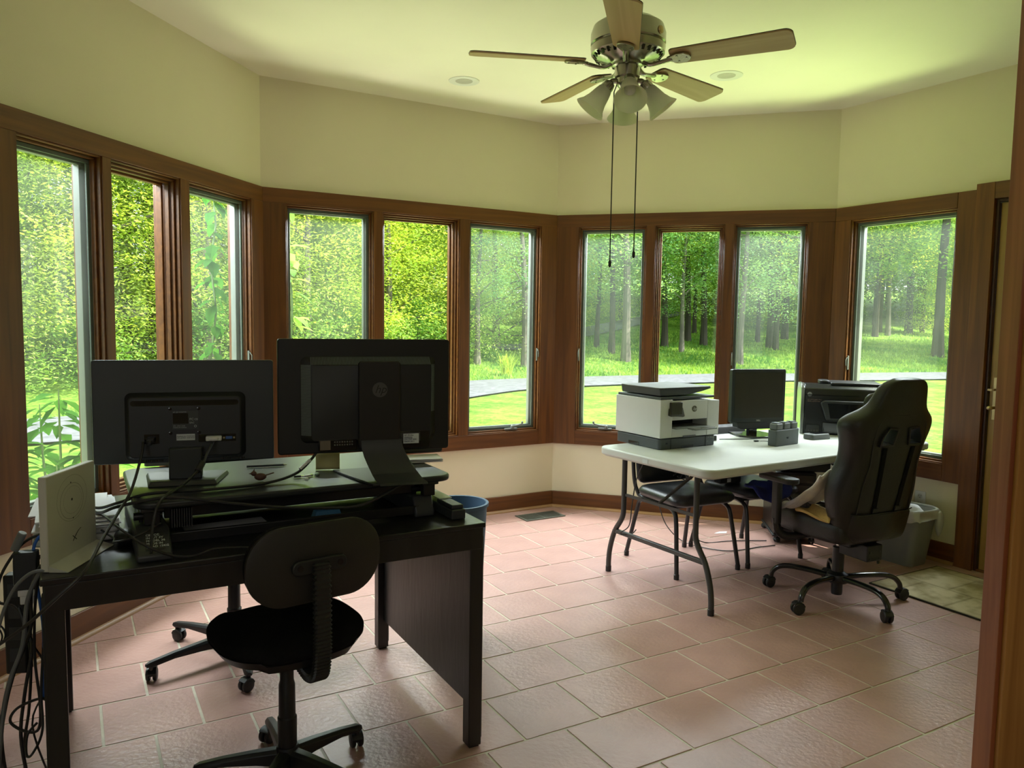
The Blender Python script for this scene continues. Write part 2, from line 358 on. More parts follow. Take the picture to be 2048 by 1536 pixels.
for k in (1, 2, 3, 4):
    o_, d_, l = WALLS[k]
    w = MB(); holes = list(OPEN[k]); zones = []
    holes_all = [(a, b, OB, OT) for a, b in holes]
    if k == 4: holes_all.append((1.107, 1.97, 0.0, 2.29))
    cur = 0.0
    for a, b, z0, z1 in holes_all:
        wall_piece(w, k, cur, a, 0, ZC); 
        if z0 > 0: wall_piece(w, k, a, b, 0, z0)
        wall_piece(w, k, a, b, z1, ZC); cur = b
    wall_piece(w, k, cur, l, 0, ZC)
    wo_ = w.build('wall_' + NAMES[k], G_WALL); wo_.location = (o_.x, o_.y, 0); wo_.rotation_euler = (0, 0, wang(k)); wo_['kind'] = 'structure'
    # flat casing boards, each a piece of its own
    t = struct('trim_%d' % k, 'reddish brown wood casing round the windows of the %s wall' % NAMES[k].replace('_', ' '), (o_.x, o_.y, 0), wang(k))
    ct = 0.02
    def board(s0, s1, z0, z1, m, y0=-ct, y1=0.0, nm='board'):
        b = MB(); wall_piece(b, k, s0, s1, z0, z1, y0, y1); return b.build(nm, m, t, bevel=0.0015, seg=1)
    end = l if k != 4 else 0.883
    board(0, end, OT, ZH, WX)
    edges = [0.0] + [q for h in holes for q in h] + [l if k != 4 else 0.998]
    if k != 4:
        board(0, edges[1], ZS, OT, WZ)
        for i in range(1, len(holes)): board(edges[2 * i], edges[2 * i + 1], OB, OT, WZ)
        board(edges[-2], l, ZS, OT, WZ)
        board(edges[1], edges[-2], ZS, OB, WX)
    else:
        board(0, 0.133, ZS, OT, WZ); board(0.133, 0.885, ZS, OB, WX); board(0.885, 0.998, ZS, ZH, WZ)
        board(0.998, 1.107, 0, 2.39, WZ, -0.026); board(1.107, 2.08, 2.29, 2.39, WX, -0.024); board(1.97, 2.08, 0, 2.29, WZ, -0.024)
    # baseboard and quarter round
    bb_end = l if k != 4 else 0.998
    b = MB(); wall_piece(b, k, 0, bb_end, 0, ZB, -0.014, 0)
    bo = b.build('baseboard_' + NAMES[k], WX, None, bevel=0.004); bo.location = t.location; bo.rotation_euler = t.rotation_euler; bo['kind'] = 'structure'
    b = MB(); q = [(-0.014 - 0.02 * math.cos(R(90) * i / 5), 0.02 * math.sin(R(90) * i / 5)) for i in range(6)] + [(-0.014, 0)]
    vs = [(0 - 0 + (-y) * T225 * 1.0, y, z) for y, z in q] + [(bb_end - (-y) * T225 * (1 if k != 4 else 0), y, z) for y, z in q]
    n = len(q); b.add(vs, [tuple(range(n)), tuple(range(n, 2 * n))[::-1]] + [(i, (i + 1) % n, n + (i + 1) % n, n + i) for i in range(n)])
    b.build('quarter_round', WQ, bo)
    # windows
    for i, (s0, s1) in enumerate(holes):
        wn_i += 1
        screened = not (i == 1)
        lab = {1: 'left wall', 2: 'wall behind the two big monitors', 3: 'back wall behind the white printer', 4: 'right wall beside the door'}[k]
        if k == 4: lb = 'single casement window with screen in the right wall beside the door'
        else: lb = '%s of the three narrow wood framed windows in the %s' % (('leftmost', 'middle fixed one', 'rightmost')[i], lab)
        w = struct('window_%d' % wn_i, lb, t.location, wang(k))
        def frame(nm, m, ins, wd, y0, y1, bev=0.002):
            a, b2, c, e = s0 + ins, s1 - ins, OB + ins, OT - ins
            f = MB(); f.bx(a, b2, y0, y1, c, c + wd); f.bx(a, b2, y0, y1, e - wd, e); f.bx(a, a + wd, y0, y1, c + wd, e - wd); f.bx(b2 - wd, b2, y0, y1, c + wd, e - wd)
            return f.build(nm, m, w, bevel=bev, seg=1)
        frame('jamb', WX, 0.0, 0.008, -0.012, 0.149)
        frame('stop', WX, 0.008, 0.012, 0.012, 0.034)
        if screened:
            fr = frame('screen_frame', SCRF, 0.02, 0.02, 0.036, 0.046)
            s = MB(); s.add([(s0 + 0.03, 0.041, OB + 0.03), (s1 - 0.03, 0.041, OB + 0.03), (s1 - 0.03, 0.041, OT - 0.03), (s0 + 0.03, 0.041, OT - 0.03)], [(0, 1, 2, 3)])
            s.build('insect_screen', SCREEN, w)
            sash = frame('sash', GMET, 0.012, 0.034, 0.072, 0.108)
            gi = 0.04
            # folding crank on the bottom stop and the small sash latch on the side
            if k != 1:
                xc = s0 + (s1 - s0) * (0.62 if k == 2 else 0.45) if k < 4 else s0 + 0.2
                c = MB(); c.bx(xc - 0.055, xc + 0.055, -0.002, 0.02, OB + 0.016, OB + 0.03); c.lathe([(0.016, 0), (0.014, 0.02), (0.008, 0.026)], c=(xc + 0.01, 0.004, OB + 0.028), seg=14)
                dr = 1 if k == 2 else -1
                c.tube([(xc + 0.01, 0.0, OB + 0.045), (xc + dr * 0.05, -0.012, OB + 0.052), (xc + dr * 0.085, -0.014, OB + 0.062)], 0.007, 8, smoothn=4); c.ball((xc + dr * 0.09, -0.014, OB + 0.072), 0.009, 0.009, 0.012, 10, 6)
                c.build('crank_handle', GMET, w, bevel=0.002)
            c = MB(); sl = s1 - 0.012 if k < 3 else s0 + 0.012
            c.bx(sl - 0.006, sl + 0.006, 0.0, 0.012, 1.20, 1.30); c.tube([(sl, 0.0, 1.29), (sl, -0.016, 1.27), (sl, -0.014, 1.23)], 0.004, 6)
            c.build('sash_latch', GMET, w, bevel=0.001)
        else:
            frame('inner_stop', WX, 0.02, 0.012, 0.034, 0.060)
            sash = frame('sash', WX, 0.026, 0.016, 0.072, 0.108); gi = 0.036
        g = MB(); g.add([(s0 + gi, 0.09, OB + gi), (s1 - gi, 0.09, OB + gi), (s1 - gi, 0.09, OT - gi), (s0 + gi, 0.09, OT - gi)], [(0, 1, 2, 3)]); g.build('pane', GLASS, w)
# door in the right wall, seen edge-on between its casing and the doorway post
dr = struct('door_1', 'yellowish birch door standing in the casing right of the single window', (C.x, C.y, 0), wang(4))
f = MB(); f.bx(1.107, 1.125, -0.002, 0.14, 0, 2.29); f.bx(1.952, 1.97, -0.002, 0.14, 0, 2.29); f.bx(1.125, 1.952, -0.002, 0.14, 2.272, 2.29); f.build('door_jamb', mat('dark_jamb_wood', (0.055, 0.017, 0.008), 0.4), dr, bevel=0.002)
f = MB(); f.bx(1.128, 1.949, 0.02, 0.062, 0.012, 2.268); slab = f.build('door_slab', WD, dr, bevel=0.002)
f = MB(); f.bx(1.125, 1.95, 0.0, 0.09, 0, 0.012); f.build('threshold', WX, dr)
f = MB(); f.bx(1.150, 1.178, 0.014, 0.02, 0.955, 1.215); pl = f.build('lock_plate', BRASS, dr, bevel=0.002)
f = MB(); f.tube([(1.164, 0.014, 1.03), (1.164, -0.03, 1.03)], 0.009, 10); f.ball((1.164, -0.042, 1.03), 0.018, 0.012, 0.013); f.build('door_knob', BRASS, pl)
f = MB(); f.tube([(1.164, 0.014, 1.14), (1.164, -0.022, 1.14)], 0.007, 10); f.bar((1.164, -0.024, 1.14), (1.140, -0.026, 1.14), 0.008, 0.012); f.build('thumb_turn', BRASS, pl)

# room shell behind the bay
F0 = V((L0.x, L0.y)); G0 = F0 + V((0.5, -0.866)) * 0.9 + V((-1.2, -0.2))
def shell(name, pts, z0=0, z1=ZC, th=0.12, holes=()):
    """wall running between two plan points, thickness to the left of the direction"""
    p, q = V(pts[0]), V(pts[1]); l = (q - p).length; a = math.atan2((q - p).y, (q - p).x)
    b = MB(); cur = 0
    for h0, h1, hz0, hz1 in holes:
        b.bx(cur, h0, 0, th, z0, z1); b.bx(h0, h1, 0, th, z0, hz0) if hz0 > z0 else None; b.bx(h0, h1, 0, th, hz1, z1); cur = h1
    b.bx(cur, l, 0, th, z0, z1)
    o = b.build(name, G_WALL); o.location = (p.x, p.y, 0); o.rotation_euler = (0, 0, a); o['kind'] = 'structure'; return o
shell('wall_front_left', ((-3.35, 1.9), (L0.x, L0.y)))
shell('wall_far_left', ((-3.35, -3.2), (-3.35, 1.9)))
shell('wall_behind', ((3.5, -3.2), (-3.35, -3.2)), holes=((4.0, 5.0, 0.9, 2.2),))  # unseen opening added to let sky light in from behind
shell('wall_far_right', ((3.5, E4.y), (3.5, -3.2)))
shell('wall_front', ((3.48, 2.015), (1.335, 2.015)), th=-0.08)
# wooden doorway post and casing at the right edge of the view
pt = struct('trim_5', 'tall reddish wood doorway post at the right edge of the view')
b = MB(); b.bx(1.314, 1.336, 2.015, 2.095, 0, ZC); b.build('jamb_board', WJ, pt, bevel=0.002)
b = MB(); b.bx(1.324, 1.43, 1.995, 2.015, 0, ZC); b.build('casing_board', WP, pt, bevel=0.002)
b = MB(); b.bx(1.432, 1.54, 1.985, 2.015, 0, ZC); b.build('casing_board', WP, pt, bevel=0.002)

# ceiling with two round openings' worth of square cut-outs for the recessed lights
RECS = ((-0.34, 5.161), (1.309, 4.971)); hw = 0.058
xs = sorted([-3.6, 3.7] + [q for x, y in RECS for q in (x - hw, x + hw)]); ys = sorted([-3.4, 6.5] + [q for x, y in RECS for q in (y - hw, y + hw)])
c = MB()
for i in range(len(xs) - 1):
    for j in range(len(ys) - 1):
        mx, my = (xs[i] + xs[i + 1]) / 2, (ys[j] + ys[j + 1]) / 2
        if any(abs(mx - x) < hw and abs(my - y) < hw for x, y in RECS): continue
        c.bx(xs[i], xs[i + 1], ys[j], ys[j + 1], ZC, ZC + 0.02)
tag(c.build('ceiling', G_CEIL), None, None, kind='structure')
# roof over it; unseen eave added, its depth set to block most sun
def offs(k, s, n): p = wp(k, s, n, 0); return (p.x, p.y)
EV = 0.95
pe = []
for k in (1, 2, 3, 4):
    l = WALLS[k][2]; pe += [offs(k, -EV * T225 if k > 1 else 0, EV), offs(k, l + (EV * T225 if k < 4 else 0), EV)]
roof = MB(); roof.prism([pe[0], pe[1], pe[3], pe[5], pe[7], (4.6, -3.6), (-4.3, -3.6), (-4.3, 2.2)][::-1], 3.10, 3.28)
ro = roof.build('roof', mat('soffit_paint', (0.5, 0.46, 0.36), 0.7)); ro['kind'] = 'structure'

# floor: grout bed and single tiles
TA = 0.5182; tcs, tsn = math.cos(TA), math.sin(TA); PT = 0.3344
fl = MB(); fl.bx(-3.6, 3.7, -3.4, 6.45, -0.06, -0.0025)
# keep the slab inside the walls' footprint
floor = MB(); foot = [offs(1, 0, 0.12), offs(1, 2.3 + .12 * T225, 0.12), offs(2, WALLS[2][2] + .12 * T225, .12), offs(3, WALLS[3][2] + .12 * T225, .12), offs(4, 2.3, .12), (3.5, -3.3), (-3.4, -3.3), (-3.4, 1.95)]
floor.prism(foot[::-1], -0.08, -0.0025); floor = floor.build('floor', G_GROUT); floor['kind'] = 'structure'
room = [(L0.x - d1.x * 2, L0.y - d1.y * 2), (A.x, A.y), (B.x, B.y), (C.x, C.y), (E4.x, E4.y), (3.5, 0.9)]
def clip(poly, rm):
    # the room outline is convex and clockwise
    for i in range(len(rm)):
        a, b = V(rm[i]), V(rm[(i + 1) % len(rm)]); e = b - a; out = []
        f = lambda p: e.x * (p[1] - a.y) - e.y * (p[0] - a.x)   # negative = inside for clockwise outline
        for j in range(len(poly)):
            p, q = poly[j], poly[(j + 1) % len(poly)]; fp, fq = f(p), f(q)
            if fp <= 0: out.append(p)
            if (fp < 0 < fq) or (fq < 0 < fp):
                t = fp / (fp - fq); out.append((p[0] + (q[0] - p[0]) * t, p[1] + (q[1] - p[1]) * t))
        poly = out
        if len(poly) < 3: return []
    return poly
gw = 0.0042
tile_me = None
random.seed(5)
VENT = [(0.24 + 0.178 * sx * math.cos(R(30)) - 0.09 * sy * math.sin(R(30)), 5.93 + 0.178 * sx * math.sin(R(30)) + 0.09 * sy * math.cos(R(30))) for sx, sy in ((-1, -1), (1, -1), (1, 1), (-1, 1))]
for row in range(-7, 22):
    y0 = 2.3075 + (row - 3) * PT; ph = 0.060 if (row - 3) % 2 == 0 else 0.227
    for cc in range(-14, 22):
        x0 = ph + cc * PT
        corners = [(x0 + gw, y0 + gw), (x0 + PT - gw, y0 + gw), (x0 + PT - gw, y0 + PT - gw), (x0 + gw, y0 + PT - gw)]
        wc = [(a * tcs - b * tsn, a * tsn + b * tcs) for a, b in corners]
        mxx, myy = sum(p[0] for p in wc) / 4, sum(p[1] for p in wc) / 4
        if myy < 1.6 or abs(mxx) > 0.74 * myy + 0.45: continue
        cl = clip(wc, room)
        if len(cl) < 3: continue
        ar = abs(sum(cl[i][0] * cl[(i + 1) % len(cl)][1] - cl[(i + 1) % len(cl)][0] * cl[i][1] for i in range(len(cl)))) / 2
        if ar < 0.0008: continue
        if ar > 0.998 * (PT - 2 * gw) ** 2:
            if tile_me is None:
                h = PT / 2 - gw; q = MB(); q.prism(rrect(-h, h, -h, h, 0.003, 1), -0.006, 0, top=rrect(-h + .0012, h - .0012, -h + .0012, h - .0012, 0.003, 1)); to = q.build('tile', G_TILE, floor); tile_me = to.data
            else:
                to = bpy.data.objects.new('tile', tile_me); COL.objects.link(to); to.parent = floor
            to.location = (mxx, myy, random.uniform(-0.0006, 0.0004)); to.rotation_euler = (random.uniform(-.0012, .0012), random.uniform(-.0012, .0012), TA)
        else:
            q = MB(); q.prism([(p[0] - mxx, p[1] - myy) for p in cl], -0.006, 0); to = q.build('tile', G_TILE, floor); to.location = (mxx, myy, 0)
# plain tiled strip of floor outside the view, behind the camera
q = MB(); q.bx(-3.3, 3.4, -3.1, 1.2, -0.0024, -0.001); q.build('floor_covering', G_TILE, floor)

# ============================================================ OUTDOORS
def ydrive(x):
    P_ = [(-40, -6), (-12, 10.5), (-7.5, 13.6), (-3.5, 19.5), (0, 24.6), (6.8, 27.8), (16, 31), (30, 34), (60, 40), (120, 50)]
    for i in range(len(P_) - 1):
        if P_[i][0] <= x <= P_[i + 1][0]:
            t = (x - P_[i][0]) / (P_[i + 1][0] - P_[i][0]); return P_[i][1] * (1 - t) + P_[i + 1][1] * t
    return P_[0][1] if x < -40 else P_[-1][1]
def gz(x, y):
    d = y - ydrive(x) - 2.2
    k = 0.075 if x < 2 else 0.105
    z = -0.5
    if d > 0: z += k * d * min(1, d / 5) - 0.0006 * max(0, d - 25) ** 1.5
    z += 0.06 * mnoise.noise(V((x * 0.12, y * 0.12, 0))) * min(1, max(0, (y - 8) / 10))
    return z
def grid(name, xs, yf, m, dz=0.0, lab=None):
    b = MB(); ny = len(yf(xs[0]))
    for x in xs:
        for y in yf(x): b.v.append(V((x, y, gz(x, y) + dz)))
    for i in range(len(xs) - 1):
        for j in range(ny - 1):
            a = i * ny + j; b.f.append((a, a + ny, a + ny + 1, a + 1))
    return b
def grassmat():
    m, N, Lk, P = nodes_of('lawn_grass')
    P.inputs['Roughness'].default_value = 0.9; P.inputs['Specular IOR Level'].default_value = 0.1
    tc = N.new('ShaderNodeTexCoord')
    n1 = N.new('ShaderNodeTexNoise'); n1.inputs['Scale'].default_value = 1.3; n1.inputs['Detail'].default_value = 6; n1.inputs['Roughness'].default_value = 0.75
    n2 = N.new('ShaderNodeTexNoise'); n2.inputs['Scale'].default_value = 9; n2.inputs['Detail'].default_value = 5; n2.inputs['Roughness'].default_value = 0.8
    Lk.new(tc.outputs['Object'], n1.inputs[0]); Lk.new(tc.outputs['Object'], n2.inputs[0])
    a = N.new('ShaderNodeMath'); a.operation = 'ADD'; mu = N.new('ShaderNodeMath'); mu.operation = 'MULTIPLY'; mu.inputs[1].default_value = 0.5
    Lk.new(n1.outputs[0], a.inputs[0]); Lk.new(n2.outputs[0], a.inputs[1]); Lk.new(a.outputs[0], mu.inputs[0])
    rp = N.new('ShaderNodeValToRGB'); rp.color_ramp.elements[0].position = 0.42; rp.color_ramp.elements[1].position = 0.58
    rp.color_ramp.elements[0].color = (0.075, 0.19, 0.025, 1); rp.color_ramp.elements[1].color = (0.26, 0.40, 0.065, 1)
    Lk.new(mu.outputs[0], rp.inputs[0]); Lk.new(rp.outputs[0], P.inputs['Base Color'])
    b = N.new('ShaderNodeBump'); b.inputs['Strength'].default_value = 0.7; b.inputs['Distance'].default_value = 0.06; Lk.new(n2.outputs[0], b.inputs['Height']); Lk.new(b.outputs[0], P.inputs['Normal'])
    return m
GRASS = grassmat()
xs = [-60 + 1.25 * i for i in range(105)]
b = grid('lawn', xs, lambda x: [-12 + 1.25 * j for j in range(96)], GRASS)
lw = b.build('lawn', GRASS); lw['kind'] = 'structure'; lw['label'] = 'sunlit mown lawn rising to a shaded woodland floor'
GRAV = mat('pale_gravel', (0.150, 0.165, 0.190), 0.9, var=0.3, scale=6, bump=0.4, bscale=40)
# driveway as a ribbon that follows the ground
def ribbon(name, ctr, hw_, m, dz):
    b = MB(); P_ = spline([V((x, y, 0)) for x, y in ctr], 14); n = len(P_)
    for i, p in enumerate(P_):
        t = (P_[min(i + 1, n - 1)] - P_[max(i - 1, 0)]).normalized(); q = V((-t.y, t.x, 0))
        for u in (-1, -0.5, 0, 0.5, 1):
            ww = hw_ * (1 + 0.10 * mnoise.noise(V((p.x * .5, p.y * .5, u)))); pp = p + q * ww * u
            b.v.append(V((pp.x, pp.y, gz(pp.x, pp.y) + dz + (0.03 if abs(u) < 1 else 0))))
    for i in range(n - 1):
        for j in range(4): a = i * 5 + j; b.f.append((a, a + 1, a + 6, a + 5))
    o = b.build(name, m); o['kind'] = 'structure'; return o
dv = ribbon('driveway', [(-40, -3), (-22, 3), (-12, 10.5), (-7.5, 13.6), (-3.5, 19.0), (0, 24.0), (6.8, 27.6), (16, 31), (30, 34), (55, 39)], 1.7, GRAV, 0.05); dv['label'] = 'pale gravel driveway curving past the lawn'
tr = ribbon('forest_track', [(-8, 33), (-3, 35), (0, 36.5), (3.5, 41), (8, 50), (12, 58)], 0.9, GRAV, 0.06); tr['label'] = 'narrow gravel track leading uphill through the trees'

LF = {'bright': leafmat('leaves_bright', (0.28, 0.44, 0.08), (0.70, 0.78, 0.20)),
      'mid': leafmat('leaves_mid', (0.13, 0.30, 0.08), (0.40, 0.58, 0.16)),  # mid and cool leaf tones desaturated to carry haze in the colour
      'cool': leafmat('leaves_cool', (0.14, 0.32, 0.14), (0.38, 0.58, 0.28)),
      'cedar': leafmat('cedar_foliage', (0.25, 0.40, 0.10), (0.58, 0.70, 0.24), 0.4)}
BARK = mat('grey_bark', (0.16, 0.145, 0.12), 0.9, var=0.35, scale=3, bump=0.5, bscale=18, stretch=(1, 1, 0.25))
BARKD = mat('dark_bark', (0.055, 0.048, 0.038), 0.9, var=0.35, scale=3, bump=0.5, bscale=18, stretch=(1, 1, 0.25))
def leaf_cloud(rng, spots, per, spread, size, asp=0.5, flat=0.6):
    b = MB(); v = b.v; f = b.f
    for (cx_, cy_, cz_, sc) in spots:
        for _ in range(per):
            u = rng.gauss(0, spread * sc); w = rng.gauss(0, spread * sc); h = rng.gauss(0, spread * sc * flat)
            p = V((cx_ + u, cy_ + w, cz_ + h)); s = size * rng.uniform(0.6, 1.25)
            a = V((rng.uniform(-1, 1), rng.uniform(-1, 1), rng.uniform(-0.55, 0.35))).normalized()
            c = a.cross(V((rng.uniform(-.6, .6), rng.uniform(-.6, .6), 1))).normalized() * s * asp; a = a * s
            i = len(v); v += [p - a, p + c * 0.9 - a * 0.1, p + a, p - c * 0.9 - a * 0.1]; f.append((i, i + 1, i + 2, i + 3))
    return b
def raw(name, b, m, parent):
    me = bpy.data.meshes.new(name); me.from_pydata([tuple(p) for p in b.v], [], b.f); me.materials.append(m)
    o = bpy.data.objects.new(name, me); COL.objects.link(o); o.parent = parent; return o
def make_tree(name, seed, H, tr_, crown, leaf, bark, per=42, spread=0.38, size=0.085, asp=0.5, lean=0.02, branches=7):
    """crown = (z0, z1, radius, number of clumps, shape)"""
    rng = random.Random(seed); root = thing(name, None, 'tree')
    lx, ly = rng.uniform(-lean, lean), rng.uniform(-lean, lean)
    tp = [V((lx * z + 0.06 * math.sin(z * 0.6 + seed), ly * z + 0.06 * math.cos(z * 0.5 + seed), z)) for z in [i * H / 12 for i in range(13)]]
    tp[0].z = -0.3
    t = MB(); t.tube(tp, [tr_ * (1.35 if i == 0 else 1) * (1 - 0.8 * (i / 12) ** 1.1) for i in range(13)], 9)
    z0, z1, rad, nc, shape = crown; spots = []
    for i in range(nc):
        z = z0 + (z1 - z0) * rng.random() ** 0.9; q = (z - z0) / (z1 - z0)
        rr = rad * {'round': math.sqrt(max(0.05, 1 - (2 * q - 0.9) ** 2 * 0.85)), 'cone': (1.05 - q) ** 0.7, 'bush': math.sqrt(max(0.05, 1 - q * q))}[shape]
        a = rng.uniform(0, 2 * PI); r_ = rr * math.sqrt(rng.uniform(0.12, 1)); spots.append((lx * z + r_ * math.cos(a), ly * z + r_ * math.sin(a), z, rng.uniform(0.7, 1.25)))
    for i in range(branches):
        s = spots[rng.randrange(len(spots))]; zb = max(0.4, s[2] - rng.uniform(0.4, 1.6)); zb = min(zb, H * 0.93)
        t.tube([V((lx * zb, ly * zb, zb)), V((s[0] * .55, s[1] * .55, (zb + s[2]) / 2 + 0.15)), V(s[:3])], [tr_ * 0.32, tr_ * 0.2, tr_ * 0.06], 5)
    t.build('trunk', bark, root)
    raw('foliage', leaf_cloud(rng, spots, per, spread, size, asp), leaf, root)['kind'] = 'stuff'
    return root
PROTO = {
 'tall': lambda: make_tree('broadleaf_tree', 1, 15, 0.20, (3.3, 16, 4.0, 270, 'round'), LF['mid'], BARKD, 60, 0.45, 0.10),
 'tall2': lambda: make_tree('broadleaf_tree', 12, 14, 0.15, (3.0, 15, 3.6, 250, 'round'), LF['bright'], BARKD, 60, 0.45, 0.10, lean=0.06),
 'pale': lambda: make_tree('broadleaf_tree', 2, 13, 0.19, (2.9, 13, 3.2, 170, 'round'), LF['cool'], BARK, 60, 0.42, 0.085, lean=0.03),
 'cedar': lambda: make_tree('cedar_tree', 3, 11, 0.17, (0.4, 11.5, 2.9, 480, 'cone'), LF['cedar'], BARK, 110, 0.34, 0.056, 0.28, branches=26),
 'maple': lambda: make_tree('leafy_tree', 4, 10, 0.15, (0.6, 11, 3.4, 440, 'round'), LF['bright'], BARK, 100, 0.38, 0.066),
 'shrub': lambda: make_tree('woodland_shrub', 5, 1.6, 0.03, (0.15, 2.2, 1.5, 90, 'bush'), LF['mid'], BARKD, 40, 0.22, 0.065),
 'shrub2': lambda: make_tree('woodland_shrub', 6, 2.4, 0.04, (0.2, 3.4, 1.9, 130, 'bush'), LF['bright'], BARKD, 42, 0.28, 0.08),
 'far': lambda: make_tree('broadleaf_tree', 7, 13, 0.14, (1.4, 17, 4.6, 340, 'round'), LF['bright'], BARKD, 38, 0.62, 0.20)}
PR = {}
LABS = {'tall': ('tall dark trunked broadleaf tree standing in the woodland beyond the drive', 'tree', 'dark trunked woodland trees'),
        'tall2': ('slim leaning tree with light leaves in the woodland beyond the drive', 'tree', 'slim light leaved woodland trees'),
        'pale': ('pale grey trunked tree with cool green leaves at the edge of the lawn', 'tree', 'pale trunked trees along the lawn'),
        'cedar': ('feathery green cedar tree beyond the drive outside the left windows', 'tree', 'cedars outside the left windows'),
        'maple': ('bright yellow-green leafy tree across the drive on the left', 'tree', 'bright leafy trees across the drive'),
        'shrub': ('low dark green shrub growing under the trees', 'shrub', 'low shrubs under the trees'),
        'shrub2': ('light green bushy sapling at the edge of the wood', 'shrub', 'bushy saplings at the wood edge'),
        'far': ('sunlit tree in the far background of the wood', 'tree', 'far background trees')}
def put(kind, x, y, s=1.0, rz=None, dz=0.0):
    if kind not in PR: PR[kind] = PROTO[kind](); o = PR[kind]
    else: o = copy_tree(PR[kind])
    o.location = (x, y, gz(x, y) + dz); o.scale = (s, s, s); o.rotation_euler = (0, 0, rz if rz is not None else random.uniform(0, 6.28))
    l, c_, g_ = LABS[kind]; tag(o, l, c_, g_); return o
random.seed(11)
# left windows: a near wall of cedar and maple
for x, y, k, s in ((-12.6, 17.2, 'cedar', 1.0), (-10.6, 19.6, 'maple', 1.0), (-8.4, 21.5, 'cedar', 1.05), (-15.5, 15.5, 'cedar', 1.1), (-14.5, 20.5, 'maple', 1.2), (-17.5, 18, 'maple', 1.2),
                   (-6.6, 25.0, 'maple', 1.1), (-11.2, 24, 'cedar', 1.2), (-4.6, 28.4, 'maple', 1.05), (-8.6, 27.5, 'maple', 1.25), (-2.3, 30.5, 'cedar', 0.9), (-5.8, 33, 'maple', 1.3), (-16.5, 22.5, 'cedar', 1.35), (-19.5, 21.0, 'maple', 1.5), (-13, 26, 'maple', 1.5), (-22, 19, 'maple', 1.5), (-21, 15.5, 'cedar', 1.3), (-10, 31, 'maple', 1.5), (-7, 37, 'maple', 1.5), (-18.5, 13.0, 'cedar', 1.0), (-0.8, 36, 'cedar', 1.0), (1.6, 41.5, 'maple', 1.1)):
    put(k, x, y, s)
for x, y in ((-13.6, 15.6), (-11.6, 16.9), (-9.9, 18.3), (-7.9, 20.8), (-6.3, 23.3), (-4.7, 25.8), (-3.4, 28.2), (-1.9, 31.2)): put('shrub', x, y, random.uniform(0.8, 1.2))
# trunks that show through the windows of the back and right walls
TRUNKS = ['slim pale trunk left of centre in the window right of the big monitors', 'leaning pale trunk at the right edge of the window right of the big monitors',
 'thick pale grey trunk on the right in the window behind the fan cords', 'dark grey trunk left of the thick pale one behind the fan cords', 'thinnest dark trunk at the left in the window behind the fan cords',
 'dark trunk at the left edge of the window above the white printer', 'pale slim trunk closest to the drive in the window above the white printer', 'dark trunk just right of the pale slim one above the white printer', 'thin light leaved tree between the dark trunks above the white printer', 'stout dark trunk on the right in the window above the white printer', 'far dark tree near the right edge of the window above the white printer',
 'pale leaning trunk at the left in the window above the square monitor', 'thin light leaved tree left of the trunk group above the square monitor', 'thickest dark trunk in the group above the square monitor', 'dark leaning trunk touching the thickest one above the square monitor', 'dark trunk right of the trunk group above the square monitor', 'pale trunk at the right edge of the window above the square monitor',
 'pale distant trunk on the left in the single window by the door', 'dark distant trunk in the middle of the single window by the door', 'thin light leaved tree right of middle in the window by the door', 'massive dark trunk on the right in the single window by the door', 'thin pale tree at the right edge of the single window by the door', 'farthest dark tree at the left edge of the window by the door']
for px_, y, k, s in (((952 - 1024) / FPX, 29.5, 'pale', 0.62), ((1050 - 1024) / FPX, 30.5, 'pale', 0.75), ((1252 - 1024) / FPX, 33.0, 'pale', 1.0), ((1222 - 1024) / FPX, 34.5, 'tall', 0.72), ((1193 - 1024) / FPX, 36.5, 'tall', 0.6),
                     ((1326 - 1024) / FPX, 38, 'tall', 0.8), ((1360 - 1024) / FPX, 36.5, 'pale', 0.62), ((1372 - 1024) / FPX, 41, 'tall', 0.8), ((1384 - 1024) / FPX, 45, 'tall2', 0.8), ((1404 - 1024) / FPX, 39.5, 'tall', 0.85), ((1438 - 1024) / FPX, 46, 'tall', 0.8),
                     ((1480 - 1024) / FPX, 34.5, 'pale', 0.8), ((1514 - 1024) / FPX, 42, 'tall2', 0.8), ((1537 - 1024) / FPX, 40, 'tall', 1.0), ((1551 - 1024) / FPX, 39, 'tall2', 0.95), ((1567 - 1024) / FPX, 44, 'tall', 0.95), ((1597 - 1024) / FPX, 33.5, 'pale', 0.75),
                     ((1770 - 1024) / FPX, 48, 'pale', 0.8), ((1815 - 1024) / FPX, 50, 'tall', 0.8), ((1838 - 1024) / FPX, 51, 'tall2', 0.9), ((1873 - 1024) / FPX, 39.5, 'tall', 1.25), ((1905 - 1024) / FPX, 42, 'pale', 0.6), ((1745 - 1024) / FPX, 55, 'tall', 0.9)):
    o = put(k, px_ * y, y, s, rz=random.choice((0.2, 1.1, 2.4, 4.0))); o['label'] = TRUNKS.pop(0); o['group'] = 'trunks standing past the drive'
for i in range(15):                                            # mid forest
    x = 2 + i * 3.1 + random.uniform(-1, 1); y = 50 + random.uniform(-3, 7) + 0.12 * x; put(random.choice(('tall', 'tall2', 'tall')), x, y, random.uniform(0.85, 1.1))
for i in range(26):                                            # far belt closing the view
    x = -16 + i * 3.4 + random.uniform(-.8, .8); y = 62 + random.uniform(-4, 6) - (8 if x < 0 else 0); put('far', x, y, random.uniform(0.95, 1.2))
for i in range(17):
    x = -14 + i * 5 + random.uniform(-1, 1); y = 74 + random.uniform(-2, 4); put('far', x, y, random.uniform(1.3, 1.6))
for i in range(26):                                            # undergrowth
    x = -3 + i * 1.75 + random.uniform(-.7, .7); y = 47 + random.uniform(-3, 8) + 0.15 * x; put('shrub2' if i % 2 else 'shrub', x, y, random.uniform(0.7, 1.2))
